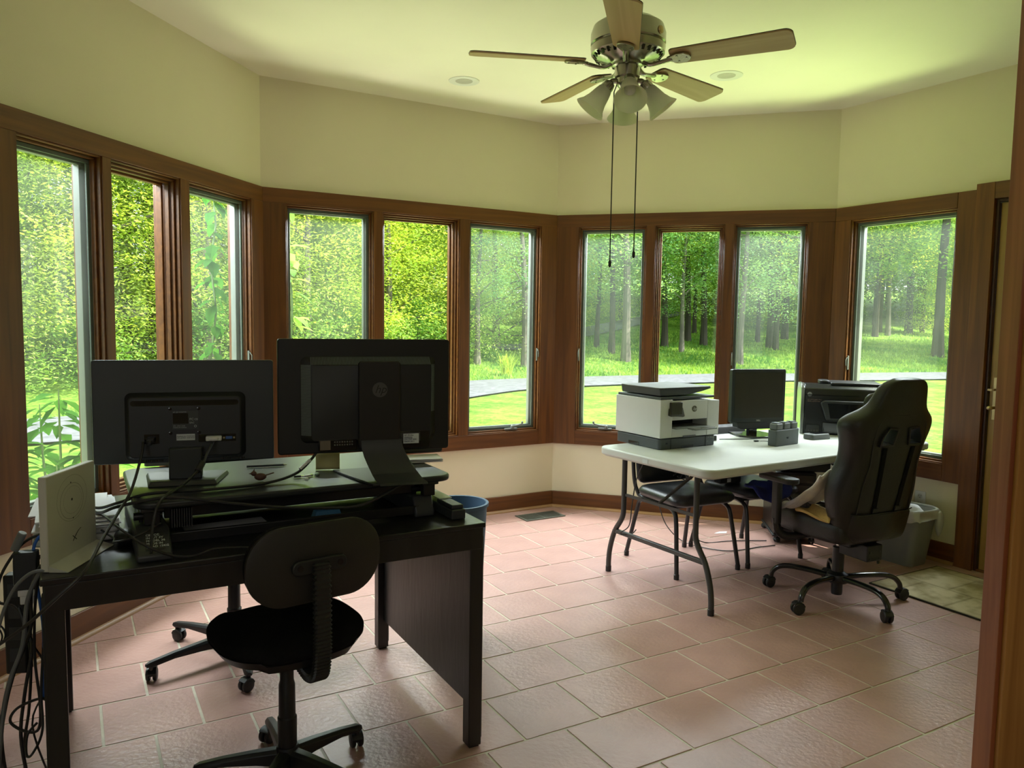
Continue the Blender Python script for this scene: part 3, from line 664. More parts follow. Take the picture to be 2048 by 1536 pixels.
# far trees closing the left view, and trees off to the right whose shade falls over the far side of the drive
for x, y in ((-24, 24), (-28, 19), (-20, 27), (-16, 30), (-24, 31), (-30, 26), (-33, 15), (-27, 12)): put('far', x, y, 1.0)
for x, y in ((29, 36.5), (33, 40), (22, 47), (18.5, 42.5), (40, 44)): put('tall' if x % 2 else 'tall2', x, y, 1.1)

# plants close to the house
def leafy_plant(name, label, cat, stems, leaf_len, wid, m, rng, loc, per=7, droop=0.5):
    """each leaf is a folded pointed blade with a midrib"""
    root = thing(name, label, cat, loc); st = MB(); lv = MB()
    for pts in stems:
        st.tube([V(p) for p in pts], [0.007] * (len(pts) - 1) + [0.003], 5)
        for i in range(1, len(pts)):
            for k in range(per):
                t = rng.random(); p = V(pts[i - 1]).lerp(V(pts[i]), t); a = rng.uniform(0, 2 * PI)
                d = V((math.cos(a), math.sin(a), rng.uniform(-droop, 0.25))).normalized(); s = d.cross(V((0, 0, 1))).normalized(); n = s.cross(d)
                l = leaf_len * rng.uniform(0.7, 1.2); w = wid * l
                q = [p + d * l * 0.1, p + d * l * 0.4 + s * w - n * .0, p + d * l * 0.72 + s * w * 0.7 - n * l * 0.10, p + d * l - n * l * 0.28, p + d * l * 0.72 - s * w * 0.7 - n * l * 0.10, p + d * l * 0.4 - s * w, p + d * l * 0.4 - n * l * 0.05, p + d * l * 0.72 - n * l * 0.15]
                b0 = len(lv.v); lv.v += q; lv.f += [(b0, b0 + 1, b0 + 6), (b0 + 1, b0 + 2, b0 + 7, b0 + 6), (b0 + 2, b0 + 3, b0 + 7), (b0 + 3, b0 + 4, b0 + 7), (b0 + 4, b0 + 5, b0 + 6, b0 + 7), (b0 + 5, b0, b0 + 6)]
    st.build('stem', mat('green_stem', (0.10, 0.16, 0.05), 0.7), root); raw('leaves', lv, m, root)['kind'] = 'stuff'
    return root
LFN = leafmat('near_leaves', (0.022, 0.085, 0.016), (0.05, 0.14, 0.026), 0.5)
rng = random.Random(8)
leafy_plant('shrub', 'leafy green bush right outside the leftmost window', 'shrub',
    [[(dx * .2, dy * .2, 0), (dx * .6, dy * .6, h * .5), (dx, dy, h * .8), (dx * 1.1, dy * 1.1, h)] for dx, dy, h in ((0, 0, 1.60), (-.16, .1, 1.5), (.10, .05, 1.35), (.05, -.12, 1.2), (-.2, -.06, 1.3), (.12, .2, 1.3))], 0.17, 0.20, LFN, rng, (-2.52, 4.28, -0.5), 16, 0.8)
vl = [(-1.86, 4.93, 0.9), (-1.87, 4.91, 1.25), (-1.84, 4.93, 1.55), (-1.86, 4.90, 1.85), (-1.83, 4.92, 2.1), (-1.86, 4.95, 2.4)]
leafy_plant('climbing_vine', 'dark green vine hanging outside the third window from the left', 'plant', [vl], 0.13, 0.30, LFN, rng, (-0.09, 0.12, 0), 11, 1.2)
vl = [wp(2, 0.235, 0.25, z) + V((0.03 * math.sin(z * 5), 0, 0)) for z in (0.9, 1.2, 1.45, 1.7, 1.95, 2.2, 2.5)]
leafy_plant('climbing_vine', 'light green vine leaves at the left edge of the fourth window from the left', 'plant', [vl], 0.15, 0.28, LF['mid'], rng, (0, 0, 0), 5, 0.9)
x_, y_ = -0.0, 20.6
bl = MB(); rg = random.Random(3)
x_, y_ = (1012 - 1024) / FPX * 27.5, 27.6
for i in range(70):
    a = rg.uniform(0, 6.28); r_ = rg.uniform(.1, .45); h = rg.uniform(.5, .95); p0 = V((rg.uniform(-.15, .15), rg.uniform(-.15, .15), 0)); tip = p0 + V((math.cos(a) * r_, math.sin(a) * r_, h)); mdp = (p0 + tip) / 2 + V((0, 0, .15)); s = V((-math.sin(a), math.cos(a), 0)) * .018
    b0 = len(bl.v); bl.v += [p0 - s, p0 + s, mdp + s, mdp - s, tip]; bl.f += [(b0, b0 + 1, b0 + 2, b0 + 3), (b0 + 3, b0 + 2, b0 + 4)]
o = raw('daylily_clump', bl, LF['bright'], None); o.location = (x_, y_, gz(x_, y_)); tag(o, 'upright clump of strap leaves beside the gravel drive', 'plant')
# longer grass along the far edge of the drive and under the trees: nobody could count it
gt = MB(); rg = random.Random(4)
for i in range(26000):
    x = rg.uniform(-9, 34); d = 2.2 + abs(rg.gauss(0, 6.5)); y = ydrive(x) + d; h = rg.uniform(.05, .2); z = gz(x, y); a = rg.uniform(0, 6.28); s = V((math.cos(a), math.sin(a), 0)) * rg.uniform(.02, .05)
    p = V((x, y, z)); b0 = len(gt.v); gt.v += [p - s, p + s, p + V((rg.uniform(-.08, .08), rg.uniform(-.08, .08), h))]; gt.f.append((b0, b0 + 1, b0 + 2))
o = raw('rough_grass', gt, LF['mid'], None); tag(o, 'rough grass and weeds between the drive and the wood', 'grass', kind='stuff')

# ============================================================ CEILING FAN AND LIGHTS
for i, (x, y) in enumerate(RECS):
    t = thing('recessed_light', ('round white recessed ceiling light left of the ceiling fan', 'round white recessed ceiling light to the right behind the fan blades')[i], 'light', (x, y, ZC), 0, 'recessed ceiling lights')
    b = MB(); b.lathe([(0.055, -0.002), (0.088, -0.006), (0.100, -0.003), (0.100, 0.0), (0.055, 0.0)], seg=40); b.build('trim_ring', WHT, t)
    b = MB(); b.lathe([(0.056, -0.003), (0.050, 0.07), (0.001, 0.075)], seg=32); b.build('baffle', mat('light_baffle', (0.45, 0.44, 0.40), 0.5), t)
    b = MB(); b.ball((0, 0, 0.055), 0.036, 0.036, 0.022); b.build('bulb', GLB, t)
FX, FY, FZ = 0.462, 3.326, 2.594
fan = thing('ceiling_fan', 'nickel ceiling fan with five pale maple blades and four frosted glass shades', 'fan', (FX, FY, ZC))
dz = FZ - ZC
b = MB(); b.lathe([(0.075, 0), (0.075, -0.02), (0.055, -0.06), (0.02, -0.075)], seg=36); b.build('canopy', NICK, fan)
b = MB(); b.lathe([(0.014, -0.05), (0.014, dz + 0.17)], seg=16); b.build('downrod', NICK, fan)
b = MB(); b.lathe([(0.03, dz + 0.19), (0.06, dz + 0.175), (0.115, dz + 0.165), (0.145, dz + 0.145), (0.155, dz + 0.115), (0.155, dz + 0.075), (0.150, dz + 0.070), (0.155, dz + 0.062), (0.152, dz + 0.035), (0.125, dz + 0.018), (0.075, dz + 0.004), (0.06, dz - 0.004)], seg=56)
mot = b.build('motor_housing', NICK, fan)
b = MB()
for k in range(30):
    a = 2 * PI * k / 30; M = Matrix.Rotation(a, 4, 'Z') @ Matrix.Translation((0.139, 0, dz + 0.0235)) @ Matrix.Rotation(R(-55), 4, 'Y'); b.bx(-0.010, 0.010, -0.0055, 0.0055, -0.002, 0.002, M)
b.build('vent_slots', GLOSS, mot)['kind'] = 'stuff'
b = MB(); M = Matrix.Rotation(R(-42), 4, 'Z') @ Matrix.Translation((0.1555, 0, dz + 0.10)) @ Matrix.Rotation(PI / 2, 4, 'Y'); b.lathe([(0.017, 0), (0.015, 0.004), (0.003, 0.006)], M=M); b.build('medallion', BRASS, mot)
for k in range(5):
    a = R(188.1 - 72 * k)
    M = Matrix.Rotation(a, 4, 'Z')
    tl = R(-12)
    P = M @ Matrix.Translation((0, 0, dz)) @ Matrix.Rotation(tl, 4, 'X')
    # blade widens outwards and has rounded corners
    out = []
    for (x, y, r_) in ((0.185, -0.052, .02), (0.66, -0.068, 0.03), (0.66, 0.068, 0.03), (0.185, 0.052, .02)):
        out.append((x, y, r_))
    poly = []
    cs = {0: (180, 270), 1: (270, 360), 2: (0, 90), 3: (90, 180)}
    for j, (x, y, r_) in enumerate(out):
        ccx = x + (r_ if x < .4 else -r_); ccy = y + (r_ if y < 0 else -r_)
        for q in range(6): an = R(cs[j][0] + 90 * q / 5); poly.append((ccx + r_ * math.cos(an), ccy + r_ * math.sin(an)))
    bl = MB(); bl.prism(poly, -0.003, 0.003)
    o = bl.build('blade', MAPLE, fan); o.matrix_local = P
    e = MB(); e.prism([(x * 1.0 + (0.0016 if x > .4 else -.0016), y * 1.022) for x, y in poly], 0.0032, 0.0052); e = e.build('blade_back', mat('dark_blade_face', (0.05, 0.03, 0.02), 0.4), o)
    ir = MB(); ir.prism([(0.17, -0.012), (0.215, -0.034), (0.245, -0.034), (0.262, -0.018), (0.268, 0), (0.262, 0.018), (0.245, 0.034), (0.215, 0.034), (0.17, 0.012)], -0.013, -0.004)
    ir.tube([(0.07, 0, -0.008), (0.10, 0, -0.022), (0.14, 0, -0.018), (0.19, 0, -0.009)], [0.014, 0.011, 0.011, 0.013], 10, flat=0.7, smoothn=3)
    for sx, sy in ((0.215, -0.02), (0.215, 0.02), (0.25, 0)): ir.ball((sx, sy, -0.014), 0.005, 0.005, 0.002, 8, 4)
    io = ir.build('blade_iron', NICK, fan, bevel=0.002); io.matrix_local = P
b = MB(); b.lathe([(0.062, dz - 0.002), (0.062, dz - 0.012), (0.052, dz - 0.016), (0.052, dz - 0.058), (0.045, dz - 0.064), (0.045, dz - 0.085), (0.034, dz - 0.10), (0.012, dz - 0.108), (0.01, dz - 0.12), (0.001, dz - 0.122)], seg=36)
b.build('light_kit', NICK, fan)
for k in range(4):
    a = R(268 + 90 * k); M = Matrix.Rotation(a, 4, 'Z')
    s = MB(); T = M @ Matrix.Translation((0.083, 0, dz - 0.098)) @ Matrix.Rotation(R(-38), 4, 'Y')
    prof = [(0.022, 0.0), (0.030, -0.012), (0.036, -0.035), (0.042, -0.065), (0.052, -0.092), (0.068, -0.115), (0.066, -0.116), (0.050, -0.0935), (0.040, -0.066), (0.034, -0.036), (0.028, -0.013), (0.020, -0.002)]
    s.lathe(prof, seg=32, M=T, close=True); so = s.build('glass_shade', GLB, fan)
    h = MB(); h.lathe([(0.010, 0.03), (0.022, 0.022), (0.027, 0.004), (0.027, -0.006), (0.02, -0.006)], seg=20, M=T); h.tube([M @ V((0.035, 0, dz - 0.072)), M @ V((0.06, 0, dz - 0.072)), T @ V((0, 0, 0.025))], 0.011, 8, smoothn=3); h.build('socket_arm', NICK, fan)
    bu = MB(); bu.lathe([(0.012, 0.0), (0.014, -0.02), (0.024, -0.045), (0.024, -0.06), (0.012, -0.076), (0.001, -0.079)], seg=16, M=T); bu.build('bulb', WHT, so)
for (x, y, zt, zb_) in ((-0.056, -0.02, 2.50, 1.760), (0.043, -0.026, 2.515, 1.80)):
    c = MB(); c.tube([(x * 0.8, y, zt - ZC), (x, y, zt - ZC - 0.03), (x, y, zb_ - ZC)], 0.0026, 6); cd = c.build('pull_cord', BLK, fan)
    c = MB(); c.lathe([(0.002, 0.02), (0.0065, 0.012), (0.006, -0.006), (0.002, -0.012)], c=(x, y, zb_ - ZC), seg=10); c.build('cord_weight', BLK, cd)

# ============================================================ DESK
DA = R(29.5); DX = V((math.cos(DA), math.sin(DA), 0)); DY = V((-math.sin(DA), math.cos(DA), 0)); DZ = 0.815
DFL = V((-1.242, 1.995, 0))
def dw(x, y, z=DZ): return DFL + DX * x + DY * y + V((0, 0, z))
dk = thing('desk', 'long black painted wooden desk with solid side panels under the two big monitors', 'desk', DFL, DA)
WDT, DEP = 1.331, 1.0
b = MB(); b.bx(0, WDT, 0, DEP, DZ - 0.018, DZ); b.build('desktop', mat('black_desktop', (0.016, 0.016, 0.016), 0.30, var=0.35, scale=10, bump=0.1, bscale=30), dk, bevel=0.003)
for y0, y1 in ((0.004, 0.03), (DEP - 0.03, DEP - 0.004)):
    b = MB(); b.bx(0.01, WDT - 0.01, y0, y1, DZ - 0.092, DZ - 0.018); b.build('apron', BWOOD, dk, bevel=0.002)
for x0 in (0.012, WDT - 0.03):
    b = MB(); b.bx(x0, x0 + 0.018, 0.055, DEP - 0.055, 0.135, DZ - 0.018); b.build('side_panel', BWOOD, dk, bevel=0.002)
for x0 in (0.006, WDT - 0.056):
    for y0 in (0.006, DEP - 0.056):
        b = MB(); b.bx(x0, x0 + 0.05, y0, y0 + 0.05, 0.006, DZ - 0.018); b.bx(x0 - 0.004 if x0 < .5 else x0 + 0.034, x0 + 0.016 if x0 < .5 else x0 + 0.054, y0 + .004, y0 + 0.046, 0.03, DZ - 0.05)
        lg = b.build('leg', BWOOD, dk, bevel=0.003)
        b = MB(); b.bx(x0 + 0.006, x0 + 0.044, y0 + 0.006, y0 + 0.044, 0, 0.007); b.build('foot', BLK, lg)

# standing desk converter
cv = thing('desk_converter', 'black sit-stand desk riser with rounded top on the black desk', 'desk riser', dw(0.235, 0.135), DA)
CW, CD_, CT = 1.035, 0.60, 0.150
pts = []
b = MB(); b.prism(rrect(0, CW, 0.0, CD_, 0.055, 8), CT - 0.022, CT); b.build('platform', mat('riser_top', (0.022, 0.026, 0.026), 0.33, var=0.1, bump=0.06, bscale=400), cv, bevel=0.007, seg=3)
for sx in (0.0, 0.90):
    b = MB(); M = YZ(sx)
    b.prism([(-0.10 if sx == 0 else 0.03, 0.0), (0.50, 0.0), (0.50, 0.05), (0.08, 0.072), (0.0 if sx == 0 else 0.06, 0.075), (-0.10 if sx == 0 else 0.03, 0.020)], 0, 0.095 if sx == 0 else 0.075, M); ft = b.build('base_foot', BLK2, cv, bevel=0.006)
    b = MB(); b.bx(sx + 0.02, sx + 0.032, 0.10, 0.46, 0.07, 0.098); b.bx(sx + 0.06, sx + 0.072, 0.08, 0.40, 0.08, 0.112); b.build('scissor_arm', BMET, cv, bevel=0.002)
    b = MB(); b.lathe([(0.012, -.04), (0.012, .04)], c=(0, 0, 0), seg=16, M=Matrix.Translation((sx + 0.045, 0.09, 0.092)) @ Matrix.Rotation(PI / 2, 4, 'Y')); b.build('pivot', BMET, cv)
    b = MB(); b.bx(sx + 0.03, sx + 0.075, 0.03, 0.06, 0.075, CT - 0.022); b.bx(sx + 0.02, sx + 0.085, 0.02, 0.45, CT - 0.034, CT - 0.022); b.build('support_bracket', BMET, cv, bevel=0.003)
b = MB()
for i in range(9): b.bx(-0.085 + 0.0, 0.085, 0, 0, 0, 0) if False else b.bx(0.105 + i * 0.007, 0.108 + i * 0.007, 0.03, 0.10, 0.060, 0.118)
b.build('spring_block', BLK2, cv)['kind'] = 'stuff'
b = MB(); b.bx(0.09, 0.92, 0.085, 0.105, 0.078, 0.112); b.build('crossbar', BMET, cv, bevel=0.003)
b = MB(); b.bx(0.09, 0.92, 0.04, 0.055, 0.010, 0.042); b.build('crossbar', BMET, cv, bevel=0.003)
b = MB(); b.bx(0.09, 0.92, 0.42, 0.44, 0.02, 0.10); b.build('crossbar', BMET, cv, bevel=0.003)
b = MB(); b.prism(rrect(0.12, 0.90, 0.50, 0.72, 0.03), 0.018, 0.034); b.build('keyboard_tray', BLK2, cv, bevel=0.003)
# caution sticker on the left foot
lbl = MB(); M = Matrix.Translation((0.047, 0.0, 0.0768)) @ Matrix.Rotation(0, 4, 'X')
slope = math.atan2(0.055, 0.10); M = Matrix.Translation((0.05, -0.051, 0.0492)) @ Matrix.Rotation(slope, 4, 'X')
STK = mat('sticker_white', (0.6, 0.66, 0.66), 0.6)
st = MB(); st.bx(-0.026, 0.026, -0.036, 0.034, 0, 0.0006, M); sto = st.build('sticker', mat('sticker_black', (0.02, 0.02, 0.02), 0.5), cv)
for i, wds in enumerate(('CE FCC', 'INPUT 5V', 'MODEL 36', 'MADE IN', 'LOAD 15KG')): text(wds, 0.011, STK, sto, M @ Matrix.Translation((-0.022, 0.020 - i * 0.012, 0.001)))
# screens' papers and bits under and on the riser
o = MB(); o.bx(0, 0.26, 0, 0.15, 0, 0.004, rotM((0, 0, 0), rz=0.05)); o = o.build('paper_sheet', PAP); o.location = dw(0.40, 0.24, DZ + 0.001); o.rotation_euler = (0, 0, DA); tag(o, 'white sheet of paper lying on the desk under the riser platform', 'paper')
o = MB(); o.prism([(0, 0), (0.105, 0), (0.105, 0.05), (0.09, 0.062), (0.015, 0.062), (0, 0.05)], 0, 0.035, top=[(0.012, 0.006), (0.093, 0.006), (0.093, 0.046), (0.084, 0.055), (0.021, 0.055), (0.012, 0.046)]); o = o.build('stapler_box', BLUEP, bevel=0.003); o.location = dw(0.80, 0.265, DZ + .001); o.rotation_euler = (0, 0, DA); tag(o, 'small light blue plastic case under the right part of the riser', 'case')
o = MB(); o.prism(rrect(0, 0.055, 0, 0.27, .006), 0, 0.035); o.prism(rrect(0.004, 0.05, 0.01, 0.14, .004), 0.035, 0.05); o = o.build('armrest_box', BLK2, bevel=0.004); o.location = dw(1.235, 0.075, DZ + .001); o.rotation_euler = (0, 0, DA); tag(o, 'long narrow dark box along the right edge of the desk', 'box')
o = MB(); o.bx(0, 0.05, 0, 0.15, 0, 0.003); o = o.build('pale_strip', mat('pale_strip', (0.5, 0.55, 0.42), 0.5)); o.location = dw(1.238, 0.19, DZ + .0515); o.rotation_euler = (0, 0, DA); tag(o, 'pale green strip lying on top of the narrow dark box', 'strip')

# ---- monitors
def monitor_left():
    o = thing('computer_monitor', 'wide black monitor seen from behind, with paper labels and two cables, left on the riser', 'monitor', (-1.10, 2.585, 0.966), R(18))
    x0, x1, z0, z1 = -0.278, 0.286, 0.060, 0.404
    b = MB(); b.prism(rrect(x0, x1, z0, z1, 0.008), 0, 0.022, XZ(0.022)); b.build('casing', mat('monitor_back', (0.030, 0.036, 0.037), 0.42, var=0.08, bump=0.06, bscale=500), o, bevel=0.003)
    b = MB(); b.prism(rrect(x0 + .012, x1 - .012, z0 + .016, z1 - .012, 0.002), 0, 0.002, XZ(0.0245)); b.build('screen', SCRN, o)
    # raised rear housing with bevelled rim
    hx0, hx1, hz0, hz1 = -0.183, 0.195, 0.072, 0.298
    out = rrect(hx0, hx1, hz0, hz1, 0.022, 6); inn = rrect(hx0 + .016, hx1 - .016, hz0 + .012, hz1 - .014, 0.014, 6)
    b = MB(); b.prism(out, 0, 0.034, XZ(0.0), top=inn); hs = b.build('rear_housing', mat('housing_black', (0.014, 0.016, 0.016), 0.4, bump=0.06, bscale=500), o, bevel=0.003)
    b = MB()
    for i in range(52): b.bx(-0.155 + i * 0.0062, -0.1525 + i * 0.0062, -0.0355, -0.034, 0.258, 0.270)
    b.prism(rrect(-0.160, 0.172, 0.255, 0.273, 0.008), 0, 0.0006, XZ(-0.034)); b.build('vent_grille', GLOSS, hs)['kind'] = 'stuff'
    b = MB(); b.bx(-0.035, 0.045, -0.0352, -0.034, 0.175, 0.238); lb = b.build('rating_label', mat('label_grey', (0.035, 0.04, 0.04), 0.5), hs)
    b = MB(); b.bx(-0.033, 0.014, -0.0357, -0.0352, 0.195, 0.230); b.build('label_panel', GLOSS, lb)
    T = lambda x, z: Matrix.Translation((x, -0.0358, z)) @ FACE
    GT = mat('label_print', (0.45, 0.5, 0.5), 0.6)
    text('HP LED MONITOR', 0.005, GT, lb, T(-0.032, 0.232)); text('FC', 0.011, GT, lb, T(0.018, 0.206)); text('CE', 0.009, GT, lb, T(0.033, 0.206)); text('EAC', 0.008, GT, lb, T(0.018, 0.195)); text('S/N  CNC 2140\nMADE IN CHINA', 0.0055, GT, lb, T(-0.032, 0.186)); text('o', 0.018, GT, lb, T(0.031, 0.182))
    b = MB(); b.bx(-0.023, 0.034, -0.0356, -0.034, 0.139, 0.160); pl = b.build('barcode_sticker', STK, hs)
    text('Product no. 7YH21AA\nCT: 6CM31  S/N 3CQ', 0.0058, BLK, pl, Matrix.Translation((-0.021, -0.036, 0.151)) @ FACE)
    for sx in (-0.041, 0.047):
        for sz in (0.245, 0.164):
            b = MB(); b.lathe([(0.0055, 0), (0.0055, 0.0025), (0.002, 0.003)], seg=14, M=Matrix.Translation((sx, -0.034, sz)) @ FACE); b.build('mounting_screw', GLOSS, hs)
    b = MB(); b.bx(-0.121, -0.075, -0.0350, -0.0338, 0.130, 0.162); so = b.build('power_socket', GLOSS, hs, bevel=0.001)
    b = MB(); b.bx(-0.113, -0.088, -0.058, -0.034, 0.134, 0.152); b.bx(-0.108, -0.094, -0.07, -0.055, 0.130, 0.146); b.build('power_plug', BLK, hs, bevel=0.004)
    b = MB(); b.bx(0.045, 0.163, -0.0350, -0.0338, 0.132, 0.157); b.build('port_recess', GLOSS, hs, bevel=0.001)
    b = MB(); b.bx(0.068, 0.118, -0.056, -0.034, 0.136, 0.152); b.ball((0.093, -0.056, 0.144), 0.017, 0.012, 0.008); b.build('video_plug', WHT, hs, bevel=0.004)
    b = MB(); b.bx(0.130, 0.152, -0.039, -0.034, 0.139, 0.149); b.build('video_port', mat('port_blue', (0.05, 0.12, 0.4), 0.4), hs, bevel=0.002)
    b = MB(); b.bx(0.122, 0.128, -0.037, -0.034, 0.141, 0.147); b.bx(0.154, 0.160, -0.037, -0.034, 0.141, 0.147); b.build('port_screws', CHRM, hs)
    b = MB()
    for i in range(14): b.bx(-0.14 + i * 0.0055, -0.1375 + i * 0.0055, -0.026, -0.02, 0.069, 0.0745)
    for i in range(14): b.bx(0.115 + i * 0.0055, 0.1175 + i * 0.0055, -0.026, -0.02, 0.069, 0.0745)
    b.build('lower_vents', GLOSS, hs)['kind'] = 'stuff'
    # neck and base
    b = MB(); b.prism([(-0.046, 0.012), (0.056, 0.012), (0.058, 0.118), (-0.046, 0.118)], 0, 0.045, XZ(-0.018)); b.build('stand_neck', mat('stand_black', (0.020, 0.024, 0.021), 0.35), o, bevel=0.005)
    b = MB(); b.prism([(-0.105, -0.105), (0.105, -0.105), (0.135, 0.085), (-0.135, 0.085)], 0, 0.014, top=[(-0.098, -0.09), (0.098, -0.09), (0.128, 0.078), (-0.128, 0.078)]); b.build('stand_base', BLK2, o, bevel=0.003)
    return o
monitor_left()
def monitor_right():
    o = thing('computer_monitor', 'taller black monitor with a round maker badge on its back, right on the riser', 'monitor', (-0.475, 2.705, 0.966), R(20))
    x0, x1, z0, z1 = -0.332, 0.268, 0.082, 0.480
    b = MB(); b.prism(rrect(x0, x1, z0, z1, 0.010), 0, 0.03, XZ(0.05)); b.build('casing', mat('monitor_black', (0.007, 0.008, 0.006), 0.5, bump=0.05, bscale=400), o, bevel=0.004)
    b = MB(); b.prism(rrect(x0 + .018, x1 - .018, z0 + .02, z1 - .02, 0.002), 0, 0.002, XZ(0.053)); b.build('screen', SCRN, o)
    hx0, hx1, hz0, hz1 = -0.258, 0.216, 0.120, 0.420
    b = MB(); b.prism(rrect(hx0, hx1, hz0, hz1, 0.024, 6), 0, 0.026, XZ(0.020), top=rrect(hx0 + .036, hx1 - .022, hz0 + .01, hz1 - .03, 0.012, 6)); hs = b.build('rear_housing', mat('monitor_rear', (0.010, 0.011, 0.009), 0.5), o, bevel=0.003)
    b = MB(); RIB_SHEEN = mat('vent_ribs', (0.13, 0.16, 0.165), 0.3)  # ribs coloured lighter: grey-blue reflections put into the colour
    nr = 62
    for i in range(nr):
        z = hz0 + 0.03 + i * (hz1 - hz0 - 0.06) / (nr - 1)
        b.bar((hx0 + 0.003, 0.0185, z), (hx0 + 0.034, -0.0045, z), 0.0022, 0.003, up=(0, 0, 1))
        if i > 18: b.bar((hx1 - 0.003, 0.0185, z), (hx1 - 0.020, -0.0045, z), 0.0022, 0.003)
    for i in range(84):
        x = hx0 + 0.035 + i * (hx1 - hx0 - 0.06) / 83
        b.bar((x, 0.0185, hz1 - 0.003), (x, -0.0045, hz1 - 0.028), 0.0022, 0.003, up=(0, 1, 0))
    b.build('vent_ribs', RIB_SHEEN, hs)['kind'] = 'stuff'
    # back column of the stand, with the badge
    b = MB(); b.prism(rrect(-0.066, 0.078, 0.10, 0.405, 0.012), 0, 0.026, XZ(-0.006)); cl = b.build('stand_column', mat('column_black', (0.012, 0.011, 0.009), 0.42), o, bevel=0.004)
    hp_logo(cl, 0.006, -0.0325, 0.306, 0.026, mat('badge_dark', (0.10, 0.10, 0.10), 0.3, 0.3), mat('badge_text_dark', (0.012, 0.012, 0.012), 0.4))
    # curved foot: a band that leaves the column and sweeps forward to the base plate
    def band(cs, w0, w1):
        secs = []
        for i, (y, z, t, xo) in enumerate(cs):
            q = i / (len(cs) - 1); w = w0 * (1 - q) + w1 * q
            secs.append([(xo - w / 2, y, z), (xo + w / 2, y, z), (xo + w / 2, y + t, z + t * .4), (xo - w / 2, y + t, z + t * .4)])
        return MB().loft(secs)
    b = band([(-0.034, 0.13, 0.03, 0.012), (-0.036, 0.105, 0.03, 0.014), (-0.050, 0.075, 0.03, 0.022), (-0.072, 0.050, 0.028, 0.032), (-0.092, 0.032, 0.026, 0.040), (-0.112, 0.020, 0.022, 0.045), (-0.160, 0.006, 0.016, 0.052), (-0.200, 0.002, 0.012, 0.058)], 0.142, 0.162)
    b.build('stand_foot', BLK2, o, bevel=0.003)
    b = MB(); b.prism([(-0.14, 0.10), (-0.045, -0.185), (0.10, -0.185), (0.15, 0.06), (0.10, 0.12)], 0, 0.008); b.build('base_plate', BLK, o, bevel=0.002)
    b = MB(); b.bx(0.082, 0.155, -0.0075, -0.0055, 0.118, 0.150); s = b.build('rating_sticker', mat('sticker_dark', (0.03, 0.03, 0.03), 0.5), hs)
    b = MB(); b.bx(0.094, 0.150, -0.0085, -0.0075, 0.110, 0.145); s = b.build('barcode_sticker', STK, hs)
    text('HP ZR24w\n|||||||||||||||\nS/N CNT 0341\nMADE 2011', 0.0075, BLK, s, Matrix.Translation((0.097, -0.009, 0.137)) @ FACE)
    b = MB(); b.bx(-0.195, -0.16, -0.0075, -0.0055, 0.098, 0.130); s = b.build('small_sticker', mat('sticker_brown', (0.16, 0.13, 0.09), 0.6), hs)
    b = MB()
    rg = random.Random(2)
    for i in range(16): b.bx(-0.148 + (i % 8) * 0.0085, -0.143 + (i % 8) * 0.0085, -0.0072, -0.0055, 0.112 + (i // 8) * 0.010, 0.117 + (i // 8) * 0.010)
    b.build('certification_marks', mat('mark_grey', (0.12, 0.12, 0.10), 0.6), hs)['kind'] = 'stuff'
    b = MB(); b.bx(-0.20, -0.07, -0.0065, 0.02, 0.093, 0.133); b.build('port_bay', GLOSS, hs, bevel=0.002)
    b = MB(); b.bx(0.08, 0.19, -0.0065, 0.02, 0.093, 0.155); b.build('port_bay', GLOSS, hs, bevel=0.002)
    return o
monitor_right()

def cable(name, label, pts, r, m, cat='cable', group=None, ends=None):
    b = MB(); b.tube([V(p) for p in pts], r, 8, smoothn=6); o = b.build(name, m); tag(o, label, cat, group); return o
CAB = mat('black_cable', (0.020, 0.021, 0.021), 0.4, var=0.1)
GCAB = mat('grey_cable', (0.16, 0.17, 0.17), 0.45, var=0.08)
cable('power_cable', 'black power cord from the left monitor socket hanging down across the white router', [(-1.196,2.49,1.108),(-1.186,2.45,1.06),(-1.155,2.320,0.985),(-1.132,2.200,0.951),(-1.101,2.050,0.914),(-1.079,1.92,0.868),(-1.127,1.880,0.814),(-1.203,1.870,0.743),(-1.327,1.900,0.656)], 0.0045, CAB)
vc = cable('video_cable', 'thick black video cable with ferrite bead curving down from the white plug', [(-0.995,2.560,1.100),(-0.999,2.520,1.071),(-1.000,2.460,1.032),(-1.024,2.380,0.992),(-1.031,2.245,0.975),(-1.034,2.20,0.915),(-1.018,2.15,0.845)], 0.0048, CAB)
b = MB(); b.tube([(-0.999, 2.478, 1.047), (-1.004, 2.448, 1.022)], 0.011, 12); b.build('ferrite_bead', BLK, vc, bevel=0.003)
cl_ = cable('video_cable', 'higher of two black cables running from the right monitor across the riser front', [(-1.42,2.50,0.90),(-1.31,2.42,0.905),(-1.20,2.33,0.945),(-1.107,2.330,0.974),(-0.977,2.400,0.972),(-0.821,2.500,0.972),(-0.734,2.590,0.988),(-0.690,2.645,1.030),(-0.668,2.672,1.070)], 0.0048, CAB)
b = MB(); b.tube([(-0.720, 2.610, 1.002), (-0.693, 2.642, 1.028)], 0.0062, 10); b.build('plug_sleeve', WHT, cl_)
cable('video_cable', 'black cable drooping in a long curve below the front edge of the riser', [(-1.41,2.47,0.90),(-1.29,2.38,0.90),(-1.165,2.25,0.952),(-1.063,2.262,0.974),(-0.991,2.290,0.974),(-0.853,2.325,0.950),(-0.726,2.380,0.926),(-0.612,2.440,0.910),(-0.493,2.490,0.908),(-0.408,2.560,0.940),(-0.345,2.625,0.972),(-0.36,2.67,0.972)], 0.0048, CAB)
